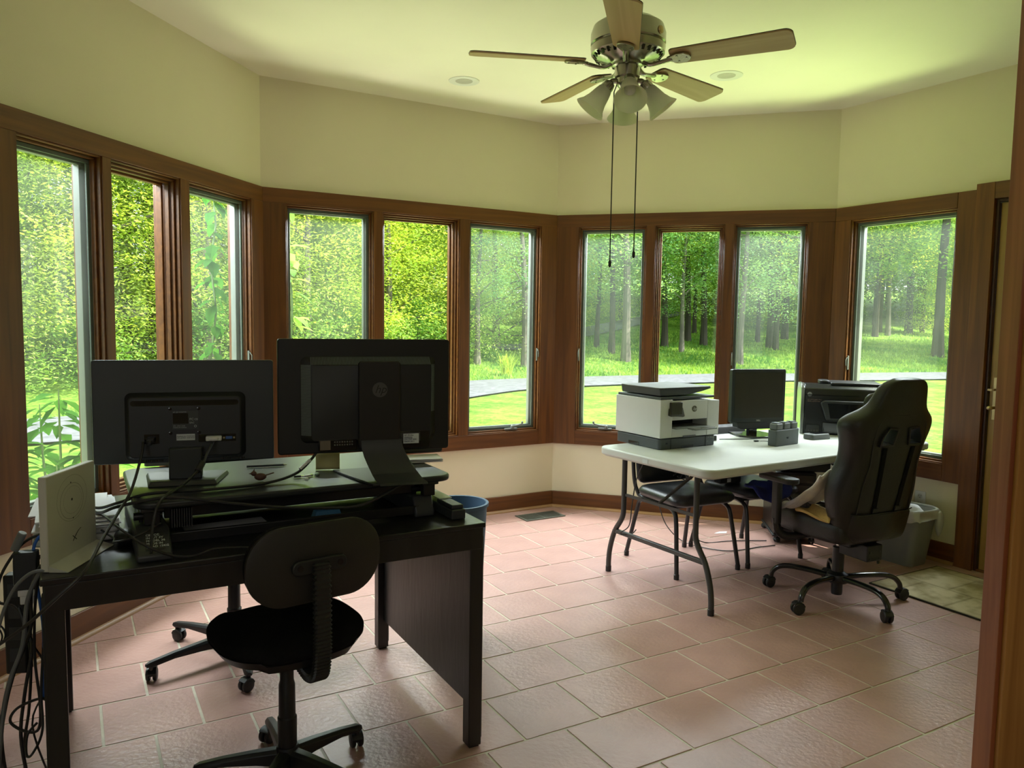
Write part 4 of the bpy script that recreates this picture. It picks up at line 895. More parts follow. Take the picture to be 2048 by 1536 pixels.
cable('power_cable', 'thin black cord lying over the left foot of the riser and along the desk', [(-1.38,2.45,0.90),(-1.27,2.37,0.895),(-1.140,2.22,0.895),(-1.034,2.150,0.868),(-0.971,2.180,0.830),(-0.919,2.200,0.823),(-0.871,2.230,0.835),(-0.820,2.270,0.828),(-0.759,2.300,0.820)], 0.004, CAB)
cable('network_cable', 'short black cord looping from behind the router onto the riser foot', [(-1.27,2.36,0.85),(-1.170,2.24,0.86),(-1.130,2.170,0.870),(-1.081,2.195,0.880),(-1.034,2.25,0.905)], 0.0032, CAB)

# small things on the riser
RZ = 0.967
bd = thing('bird_figurine', 'small brown bird figurine on the riser between the monitors', 'figurine', (-0.844, 2.575, RZ), R(20))
BRN = mat('terracotta_brown', (0.10, 0.045, 0.03), 0.6)
b = MB(); b.ball((0, 0, 0.014), 0.020, 0.012, 0.0125); b.build('body', BRN, bd)
b = MB(); b.ball((-0.021, 0, 0.026), 0.0095, 0.008, 0.0085); b.lathe([(0.004, 0), (0.0005, 0.012)], M=Matrix.Translation((-0.022, 0, 0.031)) @ Matrix.Rotation(0.3, 4, 'Y'), seg=8); b.lathe([(0.003, 0), (0.0004, 0.008)], M=Matrix.Translation((-0.029, 0, 0.026)) @ Matrix.Rotation(-PI / 2, 4, 'Y'), seg=8); b.build('head', BRN, bd)
b = MB(); b.bar((0.016, 0, 0.018), (0.044, 0, 0.026), 0.008, 0.003); b.build('tail', BRN, bd, bevel=0.001)
for i, (x, y, m_, l) in enumerate(((-0.735, 2.64, BLK, 'tiny black USB stick on the riser, leftmost of three'), (-0.705, 2.655, WHT, 'tiny white USB stick in the middle of three on the riser'), (-0.682, 2.690, mat('pale_green', (0.35, 0.5, 0.4), 0.5), 'tiny white and pale green USB stick on the riser, rightmost of three'))):
    u = thing('usb_stick', l, 'USB stick', (x, y, RZ), R(20 + 35 * i)); b = MB(); b.bx(-0.014, 0.010, -0.006, 0.006, 0, 0.007); b.build('body', m_, u, bevel=0.002); b = MB(); b.bx(0.010, 0.021, -0.0045, 0.0045, 0.001, 0.006); b.build('connector', CHRM, u)
o = MB(); o.prism(rrect(-.006, .006, -.004, .004, .002), 0, 0.004); o = o.build('small_cap', WHT); o.location = (-0.70, 2.615, RZ); tag(o, 'small pale cap lying in front of the USB sticks', 'cap')
def note(nm, lb, loc, w, h, rz, lean, m_):
    b = MB(); n = 6; vs = []; fs = []
    for i in range(n + 1):
        q = i / n; y = -0.012 * math.sin(q * 1.5) * 1.5; vs += [(-w / 2, y + lean * q * h, q * h), (w / 2, y + lean * q * h, q * h)]
    for i in range(n): fs.append((2 * i, 2 * i + 1, 2 * i + 3, 2 * i + 2))
    b.add(vs, fs); o = b.build(nm, m_); md = o.modifiers.new('s', 'SOLIDIFY'); md.thickness = 0.0006; o.location = loc; o.rotation_euler = (0, 0, rz); tag(o, lb, 'note'); return o
note('sticky_note', 'yellow sticky note standing against the left of the round-badged monitor base', (-0.668, 2.79, RZ), 0.085, 0.065, R(12), 0.35, YEL)
note('sticky_note', 'yellow sticky note half hidden behind the foot of the taller monitor', (-0.50, 2.86, RZ), 0.07, 0.05, R(40), 0.4, YEL)
pn = thing('pen', 'thin dark pen lying near the back of the riser', 'pen', (-0.968, 2.80, RZ + 0.004), R(20)); b = MB(); b.tube([(0, 0, 0), (0.13, 0, 0)], 0.004, 10); b.build('barrel', BLK2, pn); b = MB(); b.tube([(0.13, 0, 0), (0.142, 0, 0)], [0.004, 0.0008], 10); b.build('tip', CHRM, pn)
for i, (a, l) in enumerate(((20, 'lowest white envelope in the stack behind the monitor foot'), (24, 'middle white envelope in the stack behind the monitor foot'), (17, 'top white envelope in the stack behind the monitor foot'))):
    o = MB(); o.bx(-0.12, 0.12, -0.055, 0.055, 0, 0.004); o.add([(-0.12, 0.055, 0.0043), (0.12, 0.055, 0.0043), (0, -0.01, 0.0046)], [(0, 1, 2)]); o = o.build('envelope', PAP, bevel=0.001); o.location = (-0.395, 2.985, RZ + i * 0.0050); o.rotation_euler = (0, 0, R(a)); tag(o, l, 'envelope', 'envelopes on the riser')
an = thing('equipment_case', 'dark case with faint grey lettering standing behind the taller monitor foot', 'case', (-0.40, 3.06, RZ + .015), R(20)); b = MB(); b.prism(rrect(-0.13, 0.13, 0, 0.075, 0.012), 0, 0.05, XZ(0.05)); b.build('body', BLK2, an, bevel=0.005)
text('ANKER', 0.028, mat('faint_print', (0.10, 0.10, 0.10), 0.6), an, Matrix.Translation((-0.02, -0.001, 0.03)) @ FACE)
ph = thing('phone', 'pale flat gadget lying behind the left monitor stand on the riser', 'gadget', (-1.30, 2.83, RZ), R(20)); b = MB(); b.prism(rrect(-0.05, 0.05, -.03, .03, .01), 0, 0.02); b.build('body', mat('pale_grey_plastic', (0.35, 0.37, 0.35), 0.5), ph, bevel=0.004)

# ---- router standing at the left end of the desk
ro_ = thing('router', 'white upright router panel with printed circles at the left end of the desk', 'router', (-1.253, 2.055, DZ + 0.001), R(92))
b = MB(); b.prism([(0, 0), (0.262, 0), (0.262, 0.262), (0, 0.262)], 0, 0.022, XZ(0.022)); b.build('panel', mat('router_white', (0.62, 0.62, 0.54), 0.55, var=0.03), ro_, bevel=0.003)
b = MB(); b.prism([(0.0, 0.0), (0.0, 0.018), (0.052, 0.002), (0.052, 0)], 0, 0.262, Matrix(((0, 0, 1, 0), (-1, 0, 0, 0), (0, 1, 0, 0), (0, 0, 0, 1)))); b.build('wedge_foot', mat('router_white2', (0.50, 0.50, 0.42), 0.55), ro_, bevel=0.001)
PRT = mat('router_print', (0.16, 0.16, 0.13), 0.7); DRK = mat('router_dot', (0.02, 0.02, 0.02), 0.6)
Mr = Matrix.Translation((0.128, -0.0006, 0.170)) @ FACE
for r_, cxy, w in ((0.062, (0, 0), 0.0006), (0.080, (0.002, 0.008), 0.0004), (0.048, (0.004, 0.002), 0.0003)): ring(cxy, r_, w, Mr, ax=0.82).build('printed_circle', PRT, ro_)
for x, z, r_ in ((0, 0.004, .0038), (-0.004, 0.0535, .0022), (0.004, -0.051, .0022)):
    b = MB(); b.lathe([(r_, 0), (r_, 0.0004)], c=(x, z, 0), M=Mr, seg=14); b.build('printed_dot', DRK, ro_)
b = MB(); Mx = Matrix.Translation((0.137, -0.0008, 0.060)) @ FACE
b.bar(Mx @ V((-0.011, 0.008, 0)), Mx @ V((0.010, -0.008, 0)), 0.0022, 0.0006, up=(0, 1, 0)); b.bar(Mx @ V((-0.010, -0.008, 0)), Mx @ V((0.006, 0.006, 0)), 0.0022, 0.0006, up=(0, 1, 0)); b.tube([Mx @ V((0.004, 0.004, 0)), Mx @ V((0.018, 0.014, 0)), Mx @ V((0.034, 0.020, 0))], [0.0011, 0.0009, 0.0004], 6, smoothn=3); b.build('printed_cross', DRK, ro_)

# ---- flat white device with papers at the back left of the desk
fd = thing('document_scanner', 'flat white device under the papers at the back left corner of the desk', 'scanner', dw(-0.03, 0.33, DZ + 0.001), DA)
b = MB(); b.prism(rrect(0, 0.24, 0, 0.46, 0.02), 0.0, 0.022); b.build('base', mat('off_white', (0.6, 0.6, 0.56), 0.45), fd, bevel=0.006)
b = MB(); b.prism(rrect(0.004, 0.236, 0.004, 0.456, 0.02), 0.024, 0.048); b.build('lid', WHT, fd, bevel=0.006)
rg = random.Random(9)
for i in range(7):
    o = MB(); w_, h_ = 0.215, 0.28
    o.bx(-w_ / 2, w_ / 2, -h_ / 2, h_ / 2, 0, 0.0035); o = o.build('sheet_of_paper', PAP); p = dw(0.085 + rg.uniform(-.02, .02), 0.46 + (0.13 if i % 2 else 0) + rg.uniform(-.02, .02), DZ + 0.0495 + i * 0.0042); o.location = p; o.rotation_euler = (0, 0, DA + rg.uniform(-.06, .06))
    tag(o, ('top sheet' if i == 6 else 'sheet %s from the top' % ('seventh sixth fifth fourth third second'.split()[i])).replace('sheet seventh', 'seventh sheet').replace('sheet sixth', 'sixth sheet').replace('sheet fifth', 'fifth sheet').replace('sheet fourth', 'fourth sheet').replace('sheet third', 'third sheet').replace('sheet second', 'second sheet') + ' in the loose paper stack on the flat white device', 'paper', 'papers on the flat white device')
sp = thing('desk_speaker', 'black rounded mouse-like gadget behind the router', 'gadget', (-1.185, 2.34, DZ + .001), DA); b = MB(); b.ball((0, 0, 0.022), 0.034, 0.055, 0.024); b.build('body', BLK, sp)
# black cylinder lamp-like arc
# ---- cables, adapters and power strip hanging at the left end of the desk
ps = thing('power_adapter', 'black power adapter block with grey label hanging at the left end of the desk', 'adapter', (-1.405, 2.20, 0.775), R(20))
b = MB(); b.bx(-0.03, 0.03, -0.02, 0.02, -0.055, 0.055); b.build('body', BLK, ps, bevel=0.004)
b = MB(); b.bx(-0.0312, -0.0305, -0.016, 0.016, -0.04, 0.035); lb = b.build('label', mat('adapter_label', (0.25, 0.3, 0.28), 0.5), ps)
b = MB(); b.bx(-0.022, 0.022, -0.016, 0.016, -0.075, -0.056); b.bx(-0.018, 0.018, -.012, .012, -.10, -.074); b.build('plug', WHT, ps, bevel=0.003)
ps2 = thing('power_strip', 'black power strip on end left of the desk, tangled in cables', 'power strip', (-1.462, 2.24, 0.62), R(10))
b = MB(); b.bx(-0.03, 0.03, -0.022, 0.022, -0.17, 0.13); b.build('body', BLK, ps2, bevel=0.006)
b = MB()
for i in range(4): b.bx(-0.016, 0.016, -0.0235, -0.022, -0.13 + i * .065, -0.09 + i * .065)
b.build('outlets', BLK2, ps2, bevel=0.001)
fb = thing('ferrite_plug', 'grey cylindrical cable plug above the black adapter left of the router', 'plug', (-1.418, 2.19, 0.862), 0)
b = MB(); b.tube([(-0.014, 0, -0.026), (0.012, 0, 0.026)], 0.012, 14); b.build('body', GCAB, fb, bevel=0.003)
CL = {'a': ([(-1.262,2.060,0.822),(-1.300,2.05,0.815),(-1.347,2.05,0.769),(-1.393,2.060,0.678),(-1.418,2.070,0.577),(-1.43,2.09,0.40),(-1.46,2.14,0.15),(-1.47,2.2,0.01)], 0.005, GCAB, 'light grey cable hanging from the desk end beside the router, outermost'),
 'b': ([(-1.258,2.10,0.822),(-1.302,2.100,0.804),(-1.342,2.100,0.722),(-1.361,2.100,0.592),(-1.400,2.100,0.490),(-1.426,2.100,0.372),(-1.45,2.1,0.12),(-1.44,2.12,0.01)], 0.006, GCAB, 'thick light grey cable hanging down beside the left desk leg'),
 'c': ([(-1.27,2.14,0.822),(-1.318,2.130,0.812),(-1.343,2.120,0.744),(-1.350,2.120,0.628),(-1.398,2.120,0.510),(-1.431,2.120,0.391),(-1.443,2.120,0.272),(-1.43,2.15,0.01)], 0.0045, CAB, 'black cable hanging at the left end of the desk towards the skirting'),
 'd': ([(-1.30,2.16,0.822),(-1.334,2.150,0.795),(-1.348,2.140,0.678),(-1.353,2.140,0.531),(-1.337,2.130,0.412),(-1.337,2.120,0.337),(-1.375,2.120,0.329),(-1.424,2.130,0.351),(-1.416,2.150,0.381),(-1.357,2.160,0.406),(-1.325,2.150,0.403)], 0.004, CAB, 'black cable making a loose loop beside the left desk leg'),
 'e': ([(-1.385,2.240,0.87),(-1.437,2.230,0.840),(-1.480,2.200,0.758),(-1.485,2.190,0.683),(-1.429,2.190,0.661),(-1.404,2.200,0.533),(-1.426,2.220,0.350),(-1.459,2.240,0.207),(-1.46,2.25,0.01)], 0.0042, CAB, 'black cable curling around the power adapter at the far left'),
 'f': ([(-1.410,2.165,0.675),(-1.385,2.160,0.605),(-1.373,2.160,0.556),(-1.407,2.170,0.406),(-1.427,2.180,0.255),(-1.40,2.2,0.01)], 0.005, CAB, 'black cord dropping from the adapter plug to the floor'),
 'g': ([(-1.36,2.2,0.60),(-1.332,2.13,0.45),(-1.314,2.100,0.345),(-1.312,2.050,0.305),(-1.329,2.050,0.300),(-1.357,2.100,0.329),(-1.335,2.110,0.360)], 0.0035, CAB, 'thin black cord with a small end loop near the desk leg'),
 'h': ([(-1.40,2.26,0.80),(-1.46,2.24,0.62),(-1.40,2.28,0.42),(-1.47,2.30,0.25),(-1.42,2.33,0.01)], 0.003, CAB, 'thin black cord zigzagging behind the other cables at the far left')}
for k_, (p, r_, m_, l) in CL.items(): cable('hanging_cable', l, p, r_, m_, 'cable')
cable('network_cable', 'blue network cable behind the white router at the desk end', [(-1.30,2.25,0.835),(-1.366,2.230,0.868),(-1.388,2.220,0.853),(-1.392,2.210,0.809),(-1.379,2.200,0.749),(-1.350,2.180,0.60),(-1.35,2.17,0.4)], 0.0045, mat('blue_cable', (0.03, 0.12, 0.45), 0.4))
cl2 = cable('coiled_cable', 'small black coil of thin cord at the far left edge', [(-1.47 + .03 * math.cos(i * .9), 2.12 + 0.002 * i, 0.60 + .03 * math.sin(i * .9)) for i in range(20)], 0.0025, CAB)
bn = thing('waste_bin', 'round blue plastic bin standing behind the right end of the desk', 'bin', (-0.245, 3.60, 0), 0); b = MB(); b.lathe([(0.10, 0.0), (0.105, 0.01), (0.135, 0.64), (0.143, 0.645), (0.143, 0.66), (0.130, 0.66), (0.10, 0.02), (0.001, 0.015)], seg=40); b.build('body', mat('denim_blue', (0.07, 0.13, 0.22), 0.6), bn)

# ============================================================ OFFICE CHAIRS
def caster(parent, x, y, ang, m, r=0.027, sc=1.0):
    M = Matrix.Translation((x, y, 0)) @ Matrix.Rotation(ang, 4, 'Z') @ Matrix.Scale(sc, 4)
    b = MB()
    for s in (-1, 1):
        b.lathe([(0.004, 0), (r - 0.004, 0.001), (r, 0.005), (r, 0.014), (r - 0.005, 0.018), (0.008, 0.019)], M=M @ Matrix.Translation((0.012, s * 0.004, r)) @ Matrix.Rotation(-s * PI / 2, 4, 'X'), seg=22)
    b.bx(-0.008, 0.016, -0.004, 0.004, r - 0.004, r + 0.022, M); b.lathe([(0.009, r + 0.014), (0.009, r + 0.045)], M=M, seg=12)
    hoodp = [(-0.014 + 0.0, r + 0.003)] + [(0.012 + (r + 0.004) * math.cos(R(a)), r + (r + 0.004) * math.sin(R(a))) for a in (160, 130, 100, 70, 40)] + [(0.012, r)]
    b.prism(hoodp, -0.020, 0.020, M @ Matrix(((1, 0, 0, 0), (0, 0, 1, 0), (0, 1, 0, 0), (0, 0, 0, 1))))
    return b.build('caster', m, parent, bevel=0.001, seg=1)
def task_chair(label, x, y, base_rot, face, seat_z, full=True):
    t = thing('office_chair', label, 'chair', (x, y, 0), 0)
    base = MB(); RA = 0.275 if full else 0.365
    base.lathe([(0.028, 0.055), (0.036, 0.062), (0.040, 0.10), (0.034, 0.125)], seg=20)
    bo = None
    for k in range(5):
        a = base_rot + 2 * PI * k / 5; c, s = math.cos(a), math.sin(a); secs = []
        for q, w, zt, zb2 in ((0.03, 0.024, 0.118, 0.060), (0.35, 0.021, 0.112, 0.072), (0.75, 0.018, 0.100, 0.076), (1.0, 0.017, 0.088, 0.066), (1.06, 0.010, 0.080, 0.068)):
            r_ = RA * q
            secs.append([(r_ * c + u * s, r_ * s - u * c, z) for u, z in ((-w, zb2), (w, zb2), (w, zt - .010), (w * .55, zt), (-w * .55, zt), (-w, zt - .010))])
        base.loft(secs)
    bo = base.build('star_base', BLK, t, bevel=0.003)
    for k in range(5):
        a = base_rot + 2 * PI * k / 5; caster(bo, RA * math.cos(a), RA * math.sin(a), a + 1.2 + k, BLK)
    b = MB(); b.lathe([(0.030, 0.09), (0.031, 0.22), (0.027, 0.225), (0.026, 0.33), (0.022, 0.345), (0.022, seat_z - 0.135)], seg=24); col = b.build('gas_column', BLK, t)
    b = MB(); b.lathe([(0.013, seat_z - 0.15), (0.013, seat_z - 0.05)], seg=16); b.build('piston', CHRM, col)
    M = Matrix.Rotation(face, 4, 'Z')   # local +x = forward
    secs = []
    for z, k in ((-0.052, 0.90), (-0.035, 0.985), (-0.018, 1.0), (-0.002, 0.96), (0.010, 0.82), (0.008, 0.45)):
        pl = []
        for i in range(72):
            a = 2 * PI * i / 72; ex = 0.225 * abs(math.cos(a)) ** 0.75 * (1 if math.cos(a) > 0 else -1); ey = 0.235 * abs(math.sin(a)) ** 0.75 * (1 if math.sin(a) > 0 else -1)
            pl.append(M @ V((ex * k * (1.0), ey * k, seat_z + z - 0.012 * (abs(ex) > .2))))
        secs.append(pl)
    b = MB(); b.loft(secs); b.build('seat', BFAB, t, sub=1)
    b = MB(); b.loft([[p + V((0, 0, -0.014)) for p in secs[0]], [p + V((0, 0, -0.002)) for p in secs[1]]]); b.build('seat_pan', BLK, t)
    b = MB(); b.bx(-0.09, 0.09, -0.06, 0.06, seat_z - 0.095, seat_z - 0.055, M); b.build('mechanism', BLK, t, bevel=0.004)
    b = MB(); b.tube([M @ V((0.0, -0.05, seat_z - 0.08)), M @ V((0.02, -0.15, seat_z - 0.085)), M @ V((0.0, -0.24, seat_z - 0.10))], [0.006, 0.006, 0.012], 8, flat=0.6, smoothn=3); b.build('lever', BLK, t)
    # backrest: rounded stadium shell
    bz = seat_z + 0.255; bx = -0.235
    def back(y0, w, h, x, thick, nm, m_, shrink=1.0):
        secs = []
        for xx, k in ((0.0, 0.93), (thick * 0.25, 1.0), (thick * 0.7, 1.0), (thick, 0.9)):
            pl = []
            for (yy, zz) in rrect(-w / 2 * k, w / 2 * k, -h / 2 * k, h / 2 * k, h / 2 * k * 0.93, 10):
                pl.append(M @ V((x + xx + 0.28 * yy * yy, yy, bz + zz)))
            secs.append(pl)
        b = MB(); b.loft(secs); return b.build(nm, m_, t, ang=50)
    sh = back(0, 0.42, 0.235, bx - 0.022, 0.024, 'back_shell', mat('shell_plastic', (0.018, 0.016, 0.012), 0.55, bump=0.15, bscale=350))
    back(0, 0.41, 0.228, bx + 0.002, 0.032, 'backrest', BFAB)
    b = MB(); b.prism(rrect(-0.085, 0.085, -0.022, 0.022, 0.02), 0, 0.016, M @ Matrix.Translation((bx - 0.018, 0, bz - 0.005)) @ Matrix(((0, 0, -1, 0), (1, 0, 0, 0), (0, 1, 0, 0), (0, 0, 0, 1)))); pb = b.build('back_bracket', BLK, sh, bevel=0.004)
    b = MB()
    for s in (-1, 1): b.lathe([(0.009, 0), (0.009, 0.003)], seg=12, M=M @ Matrix.Translation((bx - 0.033, s * 0.062, bz - 0.005)) @ Matrix.Rotation(-PI / 2, 4, 'Y'))
    b.build('bolts', GLOSS, sh)
    # J bar in a ribbed rubber cover
    path = [V((bx - 0.038, 0, bz + 0.005)), V((bx - 0.042, 0, bz - 0.09)), V((bx - 0.044, 0, bz - 0.19)), V((bx - 0.042, 0, bz - 0.27)), V((bx - 0.022, 0, seat_z - 0.085)), V((bx + 0.03, 0, seat_z - 0.108)), V((bx + 0.10, 0, seat_z - 0.095))]
    sp_ = spline(path, 14); pts = []; rr = []
    for i, p in enumerate(sp_): pts.append(M @ p); rr.append(0.0245 if i % 2 else 0.0195)
    b = MB()
    n = len(pts); tz = [(pts[min(i + 1, n - 1)] - pts[max(i - 1, 0)]).normalized() for i in range(n)]; side = M.to_3x3() @ V((0, 1, 0)); secs = []
    for i in range(n):
        up = tz[i].cross(side).normalized(); r_ = rr[i]; secs.append([pts[i] + side * (r_ * 1.15 * u) + up * (r_ * 0.55 * v) for u, v in ((-1, -.6), (-.8, -1), (.8, -1), (1, -.6), (1, .6), (.8, 1), (-.8, 1), (-1, .6))])
    b.loft(secs); b.build('ribbed_back_bar', BLK, t, ang=25)
    return t
task_chair('small black task chair with oval back standing in front of the desk', -0.718, 2.428, R(47), R(128), 0.545)
oc = task_chair('black office chair at the far side of the desk, mainly its base visible', -1.227, 3.366, R(10), R(-62), 0.50, full=False)
# far chair has a tall back seen under the monitors
b = MB(); M = Matrix.Rotation(R(-62), 4, 'Z'); secs = []
for x, k in ((-0.30, 0.94), (-0.29, 1), (-0.26, 1), (-0.245, 0.93)): secs.append([M @ V((x - 0.05 * (zz + .3) + 0.3 * yy * yy, yy * k, 0.86 + zz * k)) for yy, zz in rrect(-0.23, 0.23, -0.28, 0.22, 0.08, 6)])
b.loft(secs); b.build('tall_backrest', BLK, oc, ang=50)

# ============================================================ FOLDING TABLE
TAg = R(32.5); TX = V((math.cos(TAg), math.sin(TAg), 0)); TY = V((-math.sin(TAg), math.cos(TAg), 0)); T0 = V((1.0, 3.85, 0)); TZ = 0.775; TL, TW = 2.04, 0.90
def tw(x, y, z=TZ): return T0 + TX * x + TY * y + V((0, 0, z))
ft = thing('folding_table', 'long white plastic folding table with dark steel legs', 'table', T0, TAg)
b = MB(); b.prism(rrect(0, TL, 0, TW, 0.07, 10), TZ - 0.045, TZ); b.build('tabletop', TBLW, ft, bevel=0.010, seg=3)
b = MB(); b.prism(rrect(0.02, TL - 0.02, 0.02, TW - 0.02, 0.05, 6), TZ - 0.052, TZ - 0.044); b.build('table_underside', TBLW, ft)
b = MB(); b.bx(-0.002, 0.0, TW * 0.50, TW * 0.50 + 0.045, TZ - 0.038, TZ - 0.016); b.build('edge_latch', mat('clear_latch', (0.6, 0.65, 0.64), 0.3), ft, bevel=0.002)
TLEG = mat('table_leg_steel', (0.040, 0.040, 0.038), 0.4, var=0.1)
def hleg(xw, dirx):
    """pair of bent tubes with a rung, feet splayed"""
    ex = -TX; 
    for s, y in ((0, 0.10), (1, 0.80)):
        yo = -0.055 if s == 0 else 0.055
        pts = [(xw, y + (0.06 if s == 0 else -0.06), TZ - 0.05), (xw, y + (0.06 if s == 0 else -0.06), 0.45), (xw, y + (0.05 if s == 0 else -0.05), 0.36), (xw, y + yo * 0.3, 0.26), (xw, y + yo, 0.15), (xw, y + yo * 1.2, 0.07), (xw, y + yo * 1.2, 0.03)]
        b = MB(); b.tube(pts, 0.0155, 14, smoothn=4); lg = b.build('leg', TLEG, ft)
        b = MB(); b.lathe([(0.0175, 0.0), (0.0175, 0.032), (0.0155, 0.034)], c=(xw, y + yo * 1.2, 0), seg=16); b.build('rubber_foot', BLK, lg)
    b = MB(); b.bar((xw, 0.095, 0.265), (xw, 0.805, 0.265), 0.022, 0.026); b.build('rung', TLEG, ft, bevel=0.004)
    b = MB(); b.bar((xw, 0.16, 0.50), (xw, 0.74, 0.50), 0.010, 0.016); b.build('rung', TLEG, ft)
    b = MB(); b.tube([(xw, 0.45, 0.50), (xw + dirx * 0.42, 0.45, TZ - 0.055)], 0.0095, 10); b.build('brace', TLEG, ft)
hleg(0.085, 1); hleg(TL - 0.21, -1)

# ---- white office printer

wp_ = thing('printer', 'white and grey office printer with round badge on the left end of the folding table', 'printer', (0.862, 4.462, TZ + .001), R(31))
wp_.scale = (1.08, 1.18, 1.03)
PW, PD = 0.435, 0.345
b = MB(); b.prism(rrect(0.006, PW - .012, 0.004, PD, 0.02), 0, 0.060); bs = b.build('paper_tray_base', PRG, wp_, bevel=0.004)
b = MB(); b.bx(0.085, 0.087, 0.002, 0.006, 0.0, 0.06); b.bx(0.345, 0.347, 0.002, 0.006, 0, 0.06); b.bx(0.165, 0.25, 0.0015, 0.004, 0.0, 0.015); b.bx(0.05, 0.062, 0.0015, 0.004, 0.03, 0.038); b.bx(0.0045, 0.0065, 0.16, 0.24, 0.004, 0.022); b.build('tray_seams', GLOSS, bs)
text('HP OfficeJet', 0.011, mat('print_grey', (0.3, 0.32, 0.32), 0.6), bs, Matrix.Translation((0.358, 0.0028, 0.045)) @ FACE); text('A4', 0.012, MATS['print_grey'], bs, Matrix.Translation((0.352, 0.0028, 0.022)) @ FACE)
# body with output opening
b = MB()
Y1 = PD
b.bx(0, 0.085, -0.004, Y1, 0.066, 0.285); b.bx(0.345, PW, -0.004, Y1, 0.066, 0.270)
b.bx(0.085, 0.345, -0.004, Y1, 0.165, 0.277); b.bx(0.085, 0.345, -0.002, Y1, 0.066, 0.118); b.bx(0.085, 0.345, 0.14, Y1, 0.118, 0.165)
body = b.build('body', PRW, wp_, bevel=0.003)
b = MB(); b.bx(0.086, 0.344, 0.10, 0.138, 0.119, 0.164); b.build('output_recess', GLOSS, wp_)
b = MB(); b.bx(0.088, 0.342, -0.03, 0.13, 0.117, 0.124); b.bx(0.17, 0.335, -0.085, -0.03, 0.114, 0.123); b.prism([(0.0, 0), (0.10, 0), (0.10, 0.005), (0, 0.005)], 0, 0.075, rotM((0.225, -0.080, 0.123), rx=R(-18)) @ Matrix(((1, 0, 0, 0), (0, 0, 1, 0), (0, 1, 0, 0), (0, 0, 0, 1)))); b.build('output_tray', mat('tray_grey', (0.17, 0.18, 0.16), 0.45), wp_, bevel=0.002)
b = MB(); b.bx(0.165, 0.26, -0.0055, -0.003, 0.064, 0.073); b.build('finger_notch', GLOSS, body)
b = MB(); b.prism([(-0.004, 0.285), (0.33, 0.255), (0.33, 0.262), (-0.004, 0.30)], 0, 0.33, Matrix(((0, 0, 1, 0.03), (1, 0, 0, 0), (0, 1, 0, 0), (0, 0, 0, 1)))) if False else b.bx(0.004, 0.40, 0.0, PD - 0.01, 0.285, 0.300)
b.build('scanner_lid', PRG, wp_, bevel=0.003)
b = MB(); b.prism([(0.012, 0.305), (0.20, 0.305), (0.31, 0.322), (0.385, 0.338), (0.385, 0.346), (0.004, 0.348)], 0, 0.30, Matrix(((1, 0, 0, 0), (0, 0, 1, 0.012), (0, 1, 0, 0), (0, 0, 0, 1)))); fe = b.build('document_feeder', PRG, wp_, bevel=0.006)
b = MB(); b.prism(rrect(0.0, 0.388, 0.008, 0.316, 0.02), 0.346, 0.352); b.build('feeder_top', mat('feeder_grey', (0.11, 0.12, 0.105), 0.5), fe, bevel=0.002)
hp_logo(body, 0.245, -0.0045, 0.226, 0.0175, mat('badge_bronze', (0.10, 0.09, 0.055), 0.4), PRW)
M = Matrix.Translation((0.052, -0.006, 0.192)) @ Matrix.Rotation(R(-24), 4, 'X') @ Matrix.Rotation(R(6), 4, 'Y')
b = MB(); b.prism(rrect(0, 0.105, 0, 0.098, 0.006), 0, 0.016, M @ FACE); b.bx(0.01, 0.09, 0.0, 0.03, 0.0, 0.08, Matrix.Translation((0.052, -0.02, 0.190))); cp = b.build('control_panel', mat('panel_olive', (0.045, 0.045, 0.028), 0.3), wp_, bevel=0.003)
b = MB(); b.prism(rrect(0.018, 0.078, 0.03, 0.088, 0.002), 0.0162, 0.0168, M @ FACE); b.build('touch_screen', mat('touch_dark', (0.075, 0.08, 0.055), 0.2), cp)
b = MB()
for z in (0.262, 0.248): b.lathe([(0.003, 0), (0.003, 0.001)], seg=10, M=Matrix.Translation((0.022, -0.004, z)) @ FACE)
b.build('indicator_lights', WHT, body)
b = MB(); b.bx(0.0, 0.025, 0, 0.05, 0, 0.032); b = b.build('power_brick', BLK, bevel=0.003); b.location = (1.285, 4.86, TZ + .001); b.rotation_euler = (0, 0, R(31)); tag(b, 'small black power brick right behind the white printer', 'adapter')

# ---- square monitor
dm = thing('computer_monitor', 'small square black monitor on its stand in the middle of the folding table', 'monitor', tw(1.20, 0.725, TZ + .001), R(15))
px0, px1, pz0, pz1 = -0.195, 0.205, 0.092, 0.445
DMB = mat('monitor_frame_black', (0.016, 0.020, 0.018), 0.4)
b = MB(); b.prism(rrect(px0, px1, pz0, pz1, 0.012), 0, 0.035, XZ(0.02)); cs = b.build('bezel', DMB, dm, bevel=0.003)
b = MB(); b.prism(rrect(px0 + .022, px1 - .018, pz0 + .030, pz1 - .020, 0.003), 0, 0.0016, XZ(-0.0142)); b.build('screen', SCRN, dm)
b = MB(); b.prism(rrect(px0 + .03, px1 - .03, pz0 + .03, pz1 - .04, 0.02), 0, 0.03, XZ(0.05)); b.build('rear_housing', BLK, dm, bevel=0.006)
text('DELL', 0.014, mat('silver_print', (0.6, 0.6, 0.6), 0.4), cs, Matrix.Translation((-0.006, -0.0155, pz0 + 0.009)) @ FACE)
b = MB(); b.prism([(-0.15, 0.045), (0.165, 0.045), (0.158, -0.0), (-0.115, -0.0), (-0.145, 0.012)], 0, 0.06, Matrix.Translation((0, 0.045, 0.048)) @ FACE); b.build('speaker_bar', BLK, dm, bevel=0.004)
b = MB(); b.bx(-0.028, 0.032, 0.03, 0.065, 0.008, 0.12); b.build('stand_neck', GLOSS, dm, bevel=0.003)
b = MB(); b.prism([(-0.12, 0.14), (-0.135, -0.03), (-0.06, -0.115), (0.07, -0.115), (0.14, -0.03), (0.12, 0.14)], 0, 0.012); b.build('stand_base', GLOSS, dm, bevel=0.004)
